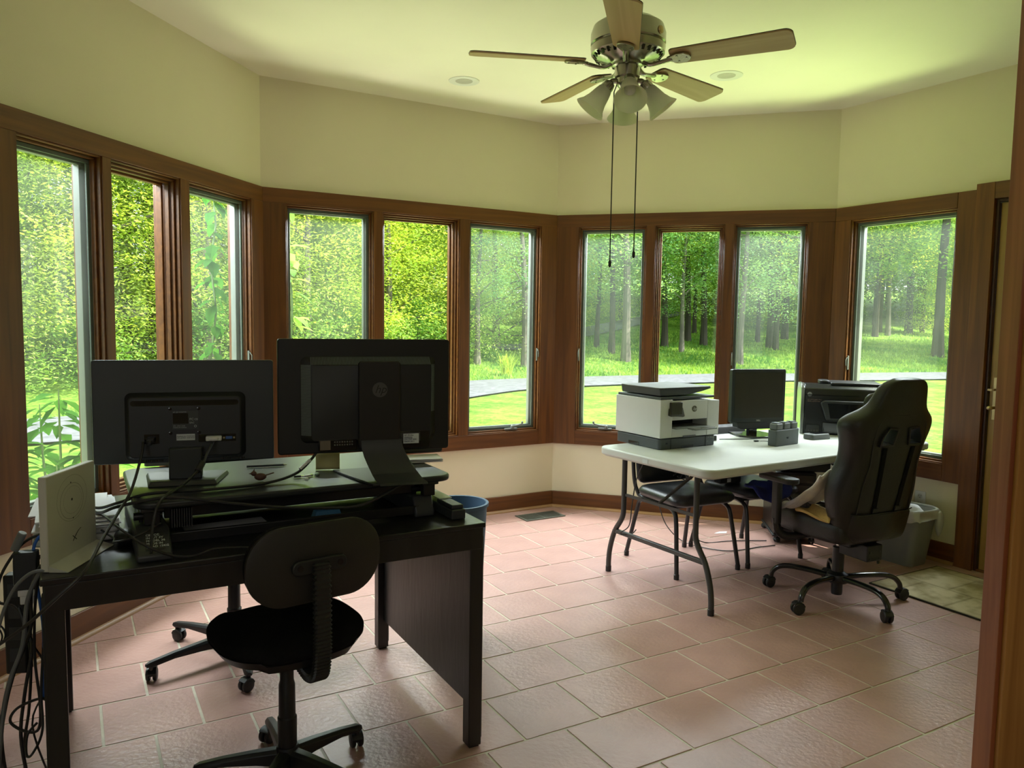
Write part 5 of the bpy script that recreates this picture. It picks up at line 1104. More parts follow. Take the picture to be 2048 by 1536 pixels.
# ---- drone battery charger hub
bt = thing('battery_hub', 'grey charging hub holding three battery packs near the front edge of the table', 'charger', (1.610, 4.660, TZ + .001), R(36))
HG = mat('hub_grey', (0.075, 0.088, 0.088), 0.5, var=0.05)
b = MB(); b.prism(rrect(0, 0.232, 0, 0.062, 0.008), 0, 0.098); hb = b.build('housing', HG, bt, bevel=0.004)
for i in range(3):
    b = MB(); b.prism(rrect(0.008 + i * 0.076, 0.068 + i * 0.076, 0.003, 0.058, 0.006), 0.099, 0.137); bp = b.build('battery', mat('battery_grey', (0.11, 0.12, 0.115), 0.5), bt, bevel=0.005)
    b = MB(); b.prism(rrect(0.016 + i * 0.076, 0.060 + i * 0.076, 0.008, 0.052, 0.004), 0.137, 0.143); b.build('battery_top', HG, bp, bevel=0.001)
text('DJI', 0.016, mat('emblem_dark', (0.035, 0.04, 0.04), 0.4), hb, Matrix.Translation((0.102, -0.0008, 0.042)) @ FACE, shear=0.3)
# ---- grey card terminal-like gadget
sg = thing('tape_dispenser', 'grey low desktop gadget with open top between the charging hub and the black printer', 'gadget', (1.905, 5.03, TZ + .001), R(25))
b = MB(); b.prism(rrect(0, 0.17, -0.09, 0.0, 0.02), 0, 0.034, top=rrect(0.004, 0.166, -0.082, 0, 0.02)); sb = b.build('body', mat('gadget_grey', (0.10, 0.11, 0.105), 0.45), sg, bevel=0.005)
b = MB(); b.prism(rrect(0.05, 0.16, -0.07, -0.012, 0.008), 0.034, 0.037); b.build('dark_insert', GLOSS, sb)
cable('usb_cable', 'thin black USB cable lying on the table before the square monitor', [(1.33,4.90,TZ+.006),(1.45,4.93,TZ+.004),(1.55,4.95,TZ+.004),(1.66,5.02,TZ+.004),(1.74,5.06,TZ+.03),(1.80,5.10,TZ+.05),(1.90,5.2,TZ+.06)], 0.0028, CAB)
up = thing('usb_plug', 'small black USB plug with silver tip in front of the square monitor', 'plug', (1.555, 4.855, TZ + .004), R(15)); b = MB(); b.bx(-0.02, 0.01, -0.006, 0.006, -0.003, 0.006); b.build('body', BLK, up, bevel=0.002); b = MB(); b.bx(0.01, 0.022, -0.005, 0.005, -0.002, 0.004); b.build('connector', CHRM, up)
cable('charging_cable', 'short thin cord from the USB plug to the charging hub', [(1.578, 4.862, TZ+.004), (1.62, 4.86, TZ+.004), (1.66, 4.80, TZ+.004), (1.68,4.78,TZ+.004)], 0.002, CAB)

# ---- black all-in-one printer
bp = thing('printer', 'black all-in-one printer at the far right end of the folding table', 'printer', (1.995, 5.25, TZ + .001), R(-16))
W2_, D2_ = 0.49, 0.36
b = MB(); b.prism([(0, 0.0), (D2_, 0.0), (D2_, 0.27), (0.30, 0.335), (0.055, 0.345), (0.012, 0.315), (0.0, 0.25)], 0, 0.022, Matrix(((0, 0, 1, -0.022), (1, 0, 0, 0), (0, 1, 0, 0), (0, 0, 0, 1)))); sd = b.build('side_panel', mat('side_lit_pale', (0.24, 0.26, 0.24), 0.18, 0.6), bp, bevel=0.004)  # side colour made pale to carry the green light on that face
b = MB(); b.prism([(0.004, 0.0), (D2_, 0.0), (D2_, 0.27), (0.30, 0.33), (0.06, 0.34), (0.016, 0.31), (0.004, 0.25)], 0, W2_, Matrix(((0, 0, 1, 0), (1, 0, 0, 0), (0, 1, 0, 0), (0, 0, 0, 1)))); bd_ = b.build('body', mat('printer_black', (0.012, 0.013, 0.012), 0.22), bp, bevel=0.006)
b = MB(); b.bx(0.006, W2_ - .006, -0.004, 0.004, 0.265, 0.270); b.build('lid_seam', GLOSS, bd_)
b = MB(); b.prism([(0.14, 0.10), (0.49, 0.10), (0.49, 0.235), (0.12, 0.235), (0.10, 0.215)], 0, 0.03, XZ(0.002)); cpn = b.build('control_panel', BLK, bp, bevel=0.008)
b = MB(); b.prism([(0.165, 0.115), (0.40, 0.115), (0.42, 0.215), (0.145, 0.215)], 0, 0.001, XZ(-0.0285)); b.build('panel_screen', GLOSS, cpn)
b = MB(); b.bx(0.12, 0.47, -0.006, 0.02, 0.01, 0.085); b.build('output_slot', GLOSS, bp, bevel=0.003)
b = MB(); b.bx(0.02, 0.10, -0.002, 0.006, 0.012, 0.062); cr = b.build('card_slots', BLK2, bp, bevel=0.002)
b = MB()
for i in range(4): b.bx(0.028 + i * 0.018, 0.040 + i * 0.018, -0.004, 0, 0.018, 0.030)
b.build('card_openings', mat('slot_grey', (0.09, 0.09, 0.09), 0.4), cr)['kind'] = 'stuff'
b = MB(); b.bx(0.17, 0.49, 0.05, 0.33, 0.335, 0.352); b.prism(rrect(0.10, 0.17, 0.10, 0.25, 0.03), 0.335, 0.362); b.build('document_feeder', BLK, bp, bevel=0.006)
hp_logo(bd_, 0.032, 0.002, 0.272, 0.015, mat('badge_silver', (0.5, 0.52, 0.5), 0.25, 0.7), BLK)
text('HP OFFICEJET PRO\n8600 e-All-in-One', 0.011, mat('copper_print', (0.16, 0.10, 0.07), 0.5), bd_, Matrix.Translation((0.02, 0.003, 0.232)) @ FACE)
text('ePrint', 0.006, MATS['silver_print'], sd, Matrix.Translation((-0.0225, 0.10, 0.29)) @ Matrix.Rotation(-PI / 2, 4, 'Z') @ FACE) if False else None

# ============================================================ BLACK VINYL SIDE CHAIRS
def side_chair(label, p_fl, p_fr, p_rr, p_rl, swap=False):
    """corner points of the four feet on the floor"""
    fl_, fr_, rr_, rl_ = [V((*p, 0)) for p in (p_fl, p_fr, p_rr, p_rl)]
    c = (fl_ + fr_ + rr_ + rl_) / 4; f = ((fl_ + fr_) / 2 - (rr_ + rl_) / 2).normalized(); a = math.atan2(f.y, f.x)
    t = thing('side_chair', label, 'chair', c, a, 'black vinyl side chairs under the folding table')
    # local +x forward, +y left
    hw_, hf, hr = 0.235, 0.245, 0.275; SZ = 0.405
    for s in (-1, 1):
        b = MB(); b.tube([(-0.14, s * 0.20, SZ), (-0.185, s * 0.205, SZ - 0.025), (-0.205, s * 0.21, SZ - 0.08), (-hr, s * hw_, 0.03)], 0.0135, 10, smoothn=4); lg = b.build('leg', BMET, t)
        b = MB(); b.lathe([(0.016, 0), (0.016, 0.03), (0.0135, 0.032)], c=(-hr, s * hw_, 0), seg=12); b.build('foot_cap', BLK, lg)
        b = MB(); b.tube([(0.10, s * 0.20, SZ), (0.165, s * 0.205, SZ - 0.02), (0.195, s * 0.21, SZ - 0.085), (hf, s * hw_, 0.03)], 0.0135, 10, smoothn=4); lg = b.build('leg', BMET, t)
        b = MB(); b.lathe([(0.016, 0), (0.016, 0.03), (0.0135, 0.032)], c=(hf, s * hw_, 0), seg=12); b.build('foot_cap', BLK, lg)
    b = MB()
    for s in (-1, 1):
        b.tube([(0.15, s * 0.20, SZ), (-0.16, s * 0.20, SZ), (-0.215, s * 0.205, SZ + 0.03), (-0.245, s * 0.212, SZ + 0.11), (-0.27, s * 0.212, SZ + 0.30), (-0.30, s * 0.212, SZ + 0.42)], 0.0125, 10, smoothn=4)
    b.tube([(-0.10, -0.20, SZ - .005), (-0.10, 0.20, SZ - .005)], 0.010, 8); b.tube([(0.12, -0.20, SZ - .005), (0.12, 0.20, SZ - .005)], 0.010, 8)
    b.build('frame', BMET, t)
    secs = []
    for z, k in ((0.0, 0.80), (0.006, 0.93), (0.022, 0.995), (0.042, 1.0), (0.060, 0.95), (0.072, 0.80), (0.076, 0.5)):
        secs.append([(0.01 + x * k, y * k, SZ + 0.012 + z) for x, y in rrect(-0.225, 0.235, -0.235, 0.235, 0.085, 8)])
    b = MB(); b.loft(secs); st_ = b.build('seat', VINYL, t, ang=60)
    secs = []
    for q, k in ((0.0, 0.90), (0.012, 1.0), (0.030, 1.0), (0.042, 0.90)):
        secs.append([(-0.262 + q - 0.16 * (z - 0.1) - 0.0 + 0.35 * y * y, y * k, SZ + 0.08 + 0.15 + (z - 0.15) * k) for y, z in rrect(-0.205, 0.205, 0.0, 0.34, 0.05, 6)])
    b = MB(); b.loft(secs); b.build('backrest', VINYL, t, ang=60)
    return t
side_chair('black vinyl side chair under the table, the one nearer the left table leg', (1.424, 4.687), (0.998, 4.448), (0.768, 4.953), (1.194, 5.13))
side_chair('black vinyl side chair under the table with adapter and blue blanket on it', (1.909, 4.933), (1.493, 4.691), (1.238, 5.144), (1.655, 5.408))
# adapter and tangle of cables on the second chair
c2 = V((1.57, 5.04, 0)); ad = thing('power_adapter', 'black power brick with cable tangle on the seat of the second side chair', 'adapter', (1.40, 4.93, 0.497), R(25)); b = MB(); b.bx(-0.085, 0.085, -0.032, 0.032, 0, 0.04); b.build('body', BLK, ad, bevel=0.006)
b = MB(); b.bx(-0.03, 0.0, -0.0325, -0.032, 0.008, 0.032); b.build('label', STK, ad)
rg = random.Random(21)
for i in range(7):
    p0 = V((1.32 + rg.uniform(-.03, .03), 4.93 + rg.uniform(-.03, .03), 0.52)); pts = [p0]
    for j in range(5): pts.append(V((p0.x - 0.05 * (j + 1) + rg.uniform(-.04, .04), p0.y + 0.0 * j + rg.uniform(-.05, .05), 0.53 + rg.uniform(-0.02, 0.09))))
    cable('tangled_cable', 'thin black cord in the tangle between the two side chairs', pts, 0.0032, CAB, 'cable', 'cords tangled between the side chairs')
cable('hanging_cable', 'black cord hanging from the second side chair down to the floor', [(1.36,5.05,0.50),(1.33,5.12,0.40),(1.30,5.20,0.25),(1.27,5.20,0.08),(1.35,5.25,0.006),(1.55,5.30,0.006),(1.80,5.32,0.006)], 0.0035, CAB)
cable('floor_cable', 'black cord lying on the tiles behind the chair legs', [(1.05,5.42,0.25),(1.10,5.36,0.10),(1.20,5.28,0.006),(1.32,5.12,0.006),(1.48,5.06,0.006),(1.70,5.16,0.006),(1.82,5.20,0.006)], 0.0035, CAB)
cable('wire_hook', 'thin bent steel wire hanging under the left end of the table', [(0.77,4.40,0.73),(0.735,4.46,0.60),(0.715,4.47,0.45),(0.70,4.46,0.33),(0.655,4.47,0.285),(0.665,4.48,0.27),(0.72,4.48,0.275),(0.745,4.48,0.30)], 0.0032, TLEG, 'wire')
o = MB(); o.prism([(0, 0), (0.09, 0.01), (0.11, 0.06), (0.05, 0.05)], 0, 0.001); o = o.build('paper_scrap', PAP); o.location = (1.48, 5.50, 0.001); tag(o, 'small white paper scrap on the floor behind the side chairs', 'paper')
# blankets
def blanket(name, label, m_, grid_fn, nu, nv, th=0.02):
    b = MB()
    for i in range(nu + 1):
        for j in range(nv + 1): b.v.append(V(grid_fn(i / nu, j / nv)))
    for i in range(nu):
        for j in range(nv): a = i * (nv + 1) + j; b.f.append((a, a + 1, a + nv + 2, a + nv + 1))
    o = b.build(name, m_); md = o.modifiers.new('solid', 'SOLIDIFY'); md.thickness = th; md.offset = 0; md = o.modifiers.new('sub', 'SUBSURF'); md.levels = 1; md.render_levels = 1
    tag(o, label, 'blanket'); return o
def nz(p, s): return mnoise.noise(V(p) * s)

# ============================================================ GAMING CHAIR
GC = V((1.817, 4.186, 0)); GF = R(115)
gc = thing('gaming_chair', 'high-backed black gaming chair on a five-star base seen from behind', 'chair', GC, 0)
GM = Matrix.Rotation(GF - PI / 2, 4, 'Z')     # local +y forward, +x right as the sitter sees it
b = MB(); b.lathe([(0.028, 0.035), (0.030, 0.05), (0.030, 0.10), (0.055, 0.105), (0.062, 0.125), (0.055, 0.15), (0.032, 0.165)], seg=24)
gb = b.build('hub', BMET, gc)
for k in range(5):
    a = R(2 + 72 * k); c, s = math.cos(a), math.sin(a)
    def pp(r_, z): return V((r_ * c, r_ * s, z))
    b = MB(); b.tube([pp(0.03, 0.130), pp(0.14, 0.140), pp(0.25, 0.142), pp(0.315, 0.128), pp(0.350, 0.095), pp(0.358, 0.066)], [0.021, 0.019, 0.018, 0.018, 0.017, 0.016], 14, flat=0.8, smoothn=5); b.build('base_arm', mat('gloss_black_metal', (0.008, 0.009, 0.009), 0.18, coat=0.3), gb)
    caster(gb, 0.360 * c, 0.360 * s, a + (0.3, 2.2, 1.0, -0.6, 2.8)[k], BLK, 0.031, 1.05)
b = MB(); b.lathe([(0.031, 0.14), (0.031, 0.30), (0.026, 0.305)], seg=28); col = b.build('gas_column', BMET, gc)
b = MB(); b.lathe([(0.014, 0.30), (0.014, 0.345)], seg=16); b.build('piston', CHRM, col)
b = MB(); b.bx(-0.10, 0.10, -0.16, 0.14, 0.345, 0.372, GM); b.bx(-0.055, 0.055, -0.235, -0.05, 0.285, 0.372, GM); mc = b.build('tilt_mechanism', BLK, gc, bevel=0.006)
b = MB()
for x in (-0.035, 0.035):
    for z in (0.30, 0.335): b.bx(x - 0.005, x + 0.005, -0.238, -0.235, z - 0.005, z + .005, GM)
b.build('bolts', BLK2, mc)
b = MB(); b.tube([GM @ V((0.05, -0.10, 0.33)), GM @ V((0.13, -0.12, 0.32))], 0.006, 8); b.tube([GM @ V((0.12, -0.12, 0.32)), GM @ V((0.13, -0.14, 0.29)), GM @ V((0.135, -0.15, 0.235))], [0.008, 0.018, 0.015], 10, flat=0.5, smoothn=3); b.build('tilt_lever', BLK, mc)
# seat with raised sides
secs = []
for y, w, zb2, zt, sb_ in ((-0.24, 0.225, 0.385, 0.455, 0.03), (-0.20, 0.25, 0.375, 0.47, 0.035), (0.0, 0.262, 0.375, 0.475, 0.04), (0.16, 0.262, 0.375, 0.48, 0.035), (0.235, 0.255, 0.38, 0.475, 0.02), (0.262, 0.235, 0.40, 0.455, 0.0)):
    secs.append([GM @ V((x * w, y, z)) for x, z in ((-1, zb2 + .02), (-0.9, zb2), (0.9, zb2), (1, zb2 + .02), (1.02, zt), (0.96, zt + sb_), (0.82, zt + sb_), (0.70, zt + .004), (0, zt), (-0.70, zt + .004), (-0.82, zt + sb_), (-0.96, zt + sb_), (-1.02, zt))])
b = MB(); b.loft(secs); b.build('seat', GVIN, gc, sub=2)
# back: lofted from outline widths, then two belt openings are cut through it
REC = R(11)
# s along the back from bottom to top, half width, wing depth (forward)
prof = [(0.00, 0.195, 0.035), (0.04, 0.215, 0.05), (0.12, 0.245, 0.075), (0.22, 0.262, 0.10), (0.30, 0.250, 0.10), (0.40, 0.228, 0.085), (0.50, 0.240, 0.085), (0.565, 0.268, 0.095), (0.61, 0.272, 0.095), (0.645, 0.250, 0.07), (0.675, 0.200, 0.045), (0.71, 0.165, 0.03), (0.76, 0.150, 0.02), (0.815, 0.135, 0.012), (0.845, 0.105, 0.0), (0.858, 0.07, 0.0)]
BO = V((0, -0.235, 0.415))
def bp_(x, d, s_):   # d = depth forward of the rear face
    y = math.cos(REC) * d - math.sin(REC) * s_; z = math.sin(REC) * d + math.cos(REC) * s_
    return GM @ (BO + V((x, y, z)))
secs = []
for s_, w, wd in prof:
    w *= 1.10
    t_ = 0.075 if s_ > 0.02 else 0.05
    if s_ > 0.84: t_ = 0.05
    q = [(-1.0, wd * .8 + 0.012), (-0.93, wd * 0.35), (-0.70, -0.004), (-0.35, -0.012), (0, -0.014), (0.35, -0.012), (0.70, -0.004), (0.93, wd * .35), (1.0, wd * .8 + 0.012), (0.99, wd + t_ * 0.75), (0.86, wd + t_ * .95), (0.66, t_ * 0.98), (0.3, t_), (0, t_), (-0.3, t_), (-0.66, t_ * .98), (-0.86, wd + t_ * .95), (-0.99, wd + t_ * 0.75)]
    secs.append([bp_(x * w, d, s_) for x, d in q])
b = MB(); b.loft(secs); bk = b.build('backrest', GVIN, gc, sub=2)
cuts = []
for s in (-1, 1):
    poly = [(s * 0.045, 0.600), (s * 0.105, 0.607), (s * 0.138, 0.560), (s * 0.142, 0.520), (s * 0.060, 0.522)]
    c = MB(); c.loft([[bp_(x, -0.10, z) for x, z in poly], [bp_(x, 0.20, z) for x, z in poly]]); c = c.build('cut', GVIN, gc); cuts.append(c)
    md = bk.modifiers.new('cut', 'BOOLEAN'); md.operation = 'DIFFERENCE'; md.object = c; md.solver = 'EXACT'
bpy.context.view_layer.update()
dg = bpy.context.evaluated_depsgraph_get(); me = bpy.data.meshes.new_from_object(bk.evaluated_get(dg)); bk.modifiers.clear(); bk.data = me; me.set_sharp_from_angle(angle=R(45))
for c in cuts: bpy.data.objects.remove(c)
for s in (-1, 1):   # plastic surrounds of the openings
    poly = [(s * 0.045, 0.600), (s * 0.105, 0.607), (s * 0.138, 0.560), (s * 0.142, 0.520), (s * 0.060, 0.522)]
    cxp = sum(p[0] for p in poly) / 5; czp = sum(p[1] for p in poly) / 5; b = MB(); n = 5; vs = []
    for d in (-0.022, 0.070):
        for k in (0.95, 1.18):
            vs += [bp_(cxp + (x - cxp) * k, d, czp + (z - czp) * k) for x, z in poly]
    fs = []
    for i in range(5):
        j = (i + 1) % 5; fs += [(i, j, 5 + j, 5 + i), (10 + i, 15 + i, 15 + j, 10 + j), (5 + i, 5 + j, 15 + j, 15 + i), (i, 10 + i, 10 + j, j)]
    b.add(vs, fs); b.build('belt_opening_trim', BLK, gc, bevel=0.003)
def strip(pts, w, d, m_, nm, par):
    """thin band following the rear face: pts = (x, s)"""
    secs = [[bp_(x - w / 2, d, s_), bp_(x + w / 2, d, s_), bp_(x + w / 2, d - 0.004, s_), bp_(x - w / 2, d - 0.004, s_)] for x, s_ in pts]
    b = MB(); b.loft(secs); return b.build(nm, m_, par, bevel=0.001)
for s in (-1, 1): strip([(s * 0.100, 0.505), (s * 0.088, 0.30), (s * 0.080, 0.13), (s * 0.075, 0.02)], 0.026, -0.013, BFAB, 'strap', gc)
for s in (-1, 1):
    b = MB(); b.loft([[bp_(s * 0.080 - 0.018, -0.016, z), bp_(s * 0.080 + 0.018, -0.016, z), bp_(s * 0.080 + 0.018, -0.024, z), bp_(s * 0.080 - 0.018, -0.024, z)] for z in (0.155, 0.180)]); b.build('strap_buckle', BLK, gc, bevel=0.002)
secs = [[bp_(x, d, s_) for x, d in ((-w, 0.02), (-w * .9, -0.016), (0, -0.021 - e), (w * .9, -0.016), (w, 0.02), (w * .9, 0.03), (0, 0.0), (-w * .9, 0.03))] for s_, w, e in ((-0.005, 0.185, 0.0), (0.02, 0.205, 0.012), (0.07, 0.212, 0.016), (0.12, 0.214, 0.008), (0.142, 0.212, 0.0))]
b = MB(); b.loft(secs); b.build('lumbar_pouch', GVIN, gc, ang=60)
strip([(x, 0.148) for x in (-0.21,)] + [], 0.01, -0.01, BLK, 'seam', gc) if False else None
b = MB(); b.tube([bp_(x, -0.019 if abs(x) < .2 else 0.0, 0.147) for x in (-0.222, -0.16, -0.08, 0, 0.08, 0.16, 0.222)], 0.003, 6); b.build('elastic_cord', BLK, gc)
b = MB(); b.tube([bp_(x * 0.195, (abs(x) ** 3) * 0.05 - 0.013, 0.672) for x in (-1, -.8, -.4, 0, .4, .8, 1)], 0.0028, 6)
for s in (-1, 1): b.tube([bp_(s * w_, -0.004, z) for w_, z in ((0.165, 0.02), (0.19, 0.15), (0.188, 0.3), (0.170, 0.42), (0.182, 0.55), (0.172, 0.62), (0.135, 0.672))], 0.0025, 6)
b.build('piping', BLK, gc)
# neck pillow on the front of the headrest
b = MB(); secs = []
for x, k in ((-0.15, 0.55), (-0.135, 0.85), (-0.07, 1), (0, 1.0), (0.07, 1), (0.135, 0.85), (0.15, 0.55)): secs.append([bp_(x, 0.105 + 0.045 * k * math.cos(a), 0.70 + 0.065 * k * math.sin(a)) for a in [2 * PI * i / 12 for i in range(12)]])
b.loft(secs); b.build('neck_pillow', GVIN, gc, ang=60)
# arms
for s in (-1, 1):
    b = MB(); b.tube([GM @ V((s * 0.11, 0.09, 0.368)), GM @ V((s * 0.27, 0.10, 0.362)), GM @ V((s * 0.340, 0.11, 0.40)), GM @ V((s * 0.352, 0.115, 0.47))], [0.014, 0.014, 0.015, 0.015], 10, flat=1.6, smoothn=4); ab = b.build('arm_bracket', BMET, gc)
    b = MB(); b.prism(rrect(s * 0.352 - 0.019, s * 0.352 + 0.019, 0.09, 0.142, 0.012), 0.44, 0.672, GM); b.build('arm_post', BLK, gc, bevel=0.003)
    b = MB(); b.prism(rrect(s * 0.345 - 0.045, s * 0.345 + 0.045, -0.01, 0.24, 0.035), 0.672, 0.702, GM); b.build('arm_pad', BLK, gc, bevel=0.008)
# pale fleece blanket over the seat, its blue part on the next chair
FLC = mat('pale_fleece', (0.50, 0.49, 0.58), 0.95, var=0.25, scale=7, bump=0.5, bscale=160, hue2=(0.72, 0.66, 0.52))
FLY = mat('yellow_fleece', (0.62, 0.42, 0.16), 0.95, var=0.2, scale=9, bump=0.5, bscale=160)
FLB = mat('blue_fleece', (0.012, 0.022, 0.16), 0.9, var=0.5, scale=9, bump=0.4, bscale=160)
def g1(u, v):
    # from the seat's left edge up along the left side of the backrest
    base = V((-0.255 + 0.03 * u, 0.13 - 0.27 * v, 0.50)); x = -0.315 + 0.17 * u + 0.03 * v; y = 0.14 - 0.26 * v - 0.03 * u
    z = 0.550 + 0.27 * max(0, v - 0.2) ** 1.2 + 0.02 * math.sin(u * 9 + v * 4) + 0.018 * nz((u * 2, v * 2, 1), 2.5); z -= 0.05 * (1 - u) ** 3 * (1 - v)
    return GM @ V((x - 0.02 * math.sin(v * 7), y, z)) + GC
blanket('fleece_blanket', 'pale lavender and cream fleece blanket bunched on the gaming chair seat', FLC, g1, 16, 16, 0.022)
def g1b(u, v):
    x = -0.275 + 0.15 * u; y = 0.06 - 0.24 * v + 0.02 * math.sin(u * 8); z = 0.532 + 0.010 * math.sin(u * 10 + v * 5) - 0.02 * (1 - u) ** 2
    return GM @ V((x, y, z)) + GC
blanket('fleece_blanket', 'yellow fold of fleece under the pale blanket on the gaming chair seat', FLY, g1b, 12, 12, 0.016)
def g2(u, v):
    # square grid bent into a rounded lobe that lies on the seat and hangs over its front edge
    a_ = 2 * u - 1; b_ = 2 * v - 1; xx = a_ * math.sqrt(1 - b_ * b_ / 2) * 0.175; yy = b_ * math.sqrt(1 - a_ * a_ / 2) * 0.115
    p = V((1.615, 4.775, 0)) + V((math.cos(R(29)), math.sin(R(29)), 0)) * xx + V((-math.sin(R(29)), math.cos(R(29)), 0)) * max(yy, -0.045 + 0.3 * (yy + 0.045))
    z = 0.512 + 0.010 * math.sin(u * 11 + v * 3) + 0.010 * nz((u * 2, v * 2, 4), 2.2) - 1.15 * max(0, -0.03 - yy)
    return (p.x, p.y, z)
blanket('fleece_blanket', 'dark blue fleece blanket draped over the front of the second side chair', FLB, g2, 16, 14, 0.02)

# ============================================================ TOWER, BIN, OUTLET, RUG, VENT
pcx = thing('computer_tower', 'black computer tower on a wheeled stand behind the gaming chair', 'computer', (1.835, 5.285, 0), R(-8))
b = MB(); b.bx(0, 0.27, 0, 0.42, 0.062, 0.50); bd2 = b.build('case', mat('tower_black', (0.012, 0.012, 0.012), 0.3), pcx, bevel=0.006)
b = MB(); b.bx(0.02, 0.25, -0.004, 0.002, 0.08, 0.36); b.bx(0.02, 0.25, -0.004, 0.002, 0.375, 0.415); b.bx(0.02, 0.25, -.004, .002, 0.43, 0.485); b.build('front_panel', GLOSS, bd2, bevel=0.002)
b = MB(); b.bx(-0.01, 0.29, -0.01, 0.43, 0.048, 0.062); std = b.build('rolling_stand', BLK, pcx, bevel=0.004)
for i, (x, y) in enumerate(((0.02, 0.02), (0.26, 0.02), (0.02, 0.40), (0.26, 0.40))): caster(std, x, y, 0.5 + i, BLK, 0.021, 0.85)
t2 = thing('subwoofer', 'dark box shaped unit on top of the tower under the table', 'box', (1.87, 5.30, 0.501), R(-4)); b = MB(); b.bx(0, 0.34, 0, 0.35, 0, 0.16); b2 = b.build('body', BLK, t2, bevel=0.01); b = MB(); b.bx(0.02, 0.05, -0.002, 0.002, 0.07, 0.11); b.build('label', BLK2, b2)
# waste bin with liner
bn = thing('waste_bin', 'grey plastic waste bin with a white liner bag against the right wall', 'bin', (2.545, 4.92, 0), R(31))
def rsec(w, d, z, r_=0.05, jit=0, seed=0):
    rg = random.Random(seed); return [(x + rg.uniform(-jit, jit), y + rg.uniform(-jit, jit), z + rg.uniform(-jit, jit)) for x, y in rrect(-w, w, -d, d, r_, 6)]
b = MB(); b.loft([rsec(.092, .118, 0, .04), rsec(.095, .12, .01, .04), rsec(.123, .165, .35, .05), rsec(.128, .17, .352, .05), rsec(.128, .17, .362, .05), rsec(.118, .16, .362, .05), rsec(.09, .114, .02, .04)]); b.build('body', mat('bin_grey', (0.20, 0.21, 0.21), 0.45, var=0.05), bn, ang=40)
b = MB(); b.loft([rsec(.105, .148, .30, .05, .003, 1), rsec(.117, .158, .362, .05, .003, 2), rsec(.126, .168, .374, .05, .005, 3), rsec(.134, .176, .366, .05, .005, 4), rsec(.136, .178, .33, .05, .010, 5), rsec(.134, .176, .30, .05, .016, 6)], cap=False)
LN = mat('bin_liner', (0.46, 0.47, 0.46), 0.35); lo = b.build('liner', LN, bn, sub=1)
b = MB(); b.loft([[(0.10 + math.cos(a) * .03 * k, -0.165 + math.sin(a) * .02 * k - 0.01, z) for a in [2 * PI * i / 10 for i in range(10)]] for z, k in ((0.36, 0.5), (0.32, 1.2), (0.27, 1.3), (0.22, 0.8), (0.19, 0.2))]); b.build('liner_tail', LN, lo, sub=1)
rg = random.Random(6)
b = MB(); 
for i in range(5): b.ball((rg.uniform(-.05, .05), rg.uniform(-.09, .09), 0.33 + rg.uniform(0, .02)), .05, .05, .035, 8, 5)
o = b.build('rubbish', PAP, bn); 
ol = thing('wall_outlet', 'white double wall outlet low on the right wall above the waste bin', 'outlet', wp(4, 0.745, -0.0, 0.375), wang(4))
b = MB(); b.prism(rrect(-0.036, 0.036, -0.058, 0.058, 0.004), 0, 0.006, XZ(0)); pl = b.build('cover_plate', WHT, ol, bevel=0.002)
for z in (0.024, -0.024):
    b = MB(); b.prism(rrect(-0.017, 0.017, z - 0.015, z + 0.015, 0.010), 0, 0.002, XZ(-0.006)); rc = b.build('socket', mat('socket_white', (0.6, 0.6, 0.57), 0.4), pl)
    b = MB(); b.bx(-0.008, -0.006, -0.0088, -0.0078, z - 0.001, z + 0.009); b.bx(0.006, 0.008, -0.0088, -0.0078, z, z + 0.008); b.lathe([(0.0025, 0), (0.0025, 0.0008)], seg=10, M=Matrix.Translation((0, -0.0079, z - 0.008)) @ FACE); b.build('slots', BLK, rc)
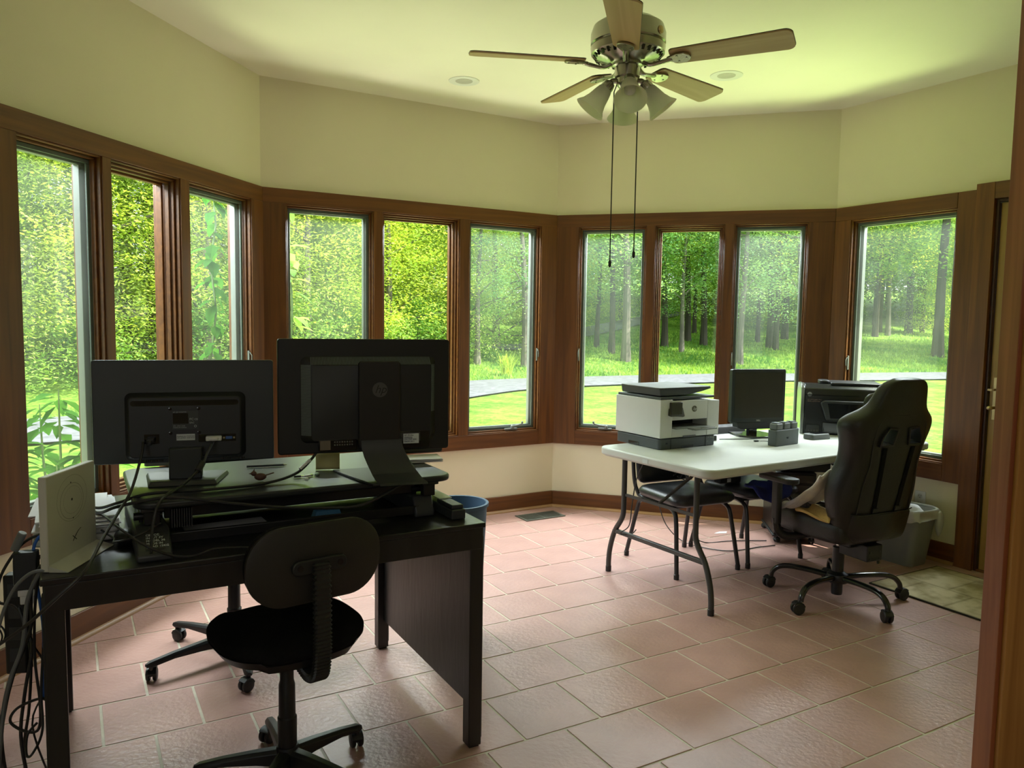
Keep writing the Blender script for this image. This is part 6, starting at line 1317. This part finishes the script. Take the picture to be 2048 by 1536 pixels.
# rug
RG = MATS.get('rug') or None
def rugmat():
    m, N, Lk, P = nodes_of('patterned_rug'); P.inputs['Roughness'].default_value = 0.95; P.inputs['Specular IOR Level'].default_value = 0.05
    tc = N.new('ShaderNodeTexCoord'); nz1 = N.new('ShaderNodeTexNoise'); nz1.inputs['Scale'].default_value = 7; nz1.inputs['Detail'].default_value = 6
    br = N.new('ShaderNodeTexBrick'); br.inputs['Scale'].default_value = 2.6; br.inputs['Mortar Size'].default_value = 0.035; br.inputs['Mortar Smooth'].default_value = 0.8; br.inputs['Color1'].default_value = (0.62, 0.54, 0.38, 1); br.inputs['Color2'].default_value = (0.40, 0.33, 0.20, 1); br.inputs['Mortar'].default_value = (0.42, 0.36, 0.24, 1)
    br.inputs['Row Height'].default_value = 0.75; br.inputs['Brick Width'].default_value = 0.75
    mx = N.new('ShaderNodeMixRGB'); mx.blend_type = 'MULTIPLY'; mx.inputs[0].default_value = 0.8; rp = N.new('ShaderNodeValToRGB'); rp.color_ramp.elements[0].position = 0.35; rp.color_ramp.elements[0].color = (0.45, 0.42, 0.32, 1); rp.color_ramp.elements[1].position = 0.55; rp.color_ramp.elements[1].color = (1, 1, 1, 1)
    Lk.new(tc.outputs['Object'], nz1.inputs[0]); Lk.new(tc.outputs['Object'], br.inputs[0]); Lk.new(nz1.outputs[0], rp.inputs[0]); Lk.new(br.outputs[0], mx.inputs[1]); Lk.new(rp.outputs[0], mx.inputs[2]); Lk.new(mx.outputs[0], P.inputs['Base Color'])
    n2 = N.new('ShaderNodeTexNoise'); n2.inputs['Scale'].default_value = 260; b = N.new('ShaderNodeBump'); b.inputs['Strength'].default_value = 0.6; b.inputs['Distance'].default_value = 0.004; Lk.new(tc.outputs['Object'], n2.inputs[0]); Lk.new(n2.outputs[0], b.inputs['Height']); Lk.new(b.outputs[0], P.inputs['Normal'])
    return m
rgp = thing('rug', 'small beige and brown patterned rug on the tiles in front of the door', 'rug', (2.134, 4.454, 0.001), R(-60))
b = MB(); b.prism(rrect(0, 1.3, 0.0, 0.66, 0.01), 0, 0.009); b.build('pile', rugmat(), rgp, bevel=0.002)
b = MB(); b.bx(-0.008, 1.308, -0.008, 0.0, 0, 0.008); b.bx(-0.008, 0.0, 0, 0.66, 0, 0.008); b.bx(-0.008, 1.308, 0.66, 0.668, 0, 0.008); b.bx(1.3, 1.308, 0, 0.66, 0, 0.008); b.build('bound_edge', mat('rug_edge', (0.03, 0.025, 0.015), 0.9), rgp)
# floor vent
vt = thing('floor_vent', 'greenish metal floor vent near the corner below the back windows', 'vent', (0.235, 5.925, 0.001), R(30))
VM = mat('vent_metal', (0.10, 0.10, 0.075), 0.5, 0.3)
b = MB(); b.bx(-0.178, 0.178, -0.09, -0.074, 0, 0.006); b.bx(-0.178, 0.178, 0.074, 0.09, 0, 0.006); b.bx(-0.178, -0.158, -0.074, 0.074, 0, 0.006); b.bx(0.158, 0.178, -0.074, 0.074, 0, 0.006); b.bx(-0.006, 0.006, -0.074, 0.074, 0, 0.006); b.build('frame', VM, vt, bevel=0.002)
b = MB(); b.bx(-0.16, 0.16, -0.075, 0.075, 0.0, 0.001); b.build('dark_duct', BLK, vt)
b = MB()
for i in range(34): x = -0.152 + i * 0.0092; b.bx(x - 0.0018, x + 0.0018, -0.074, 0.074, 0.001, 0.005) if abs(x) > 0.008 else None
b.build('louvres', VM, vt)['kind'] = 'stuff'
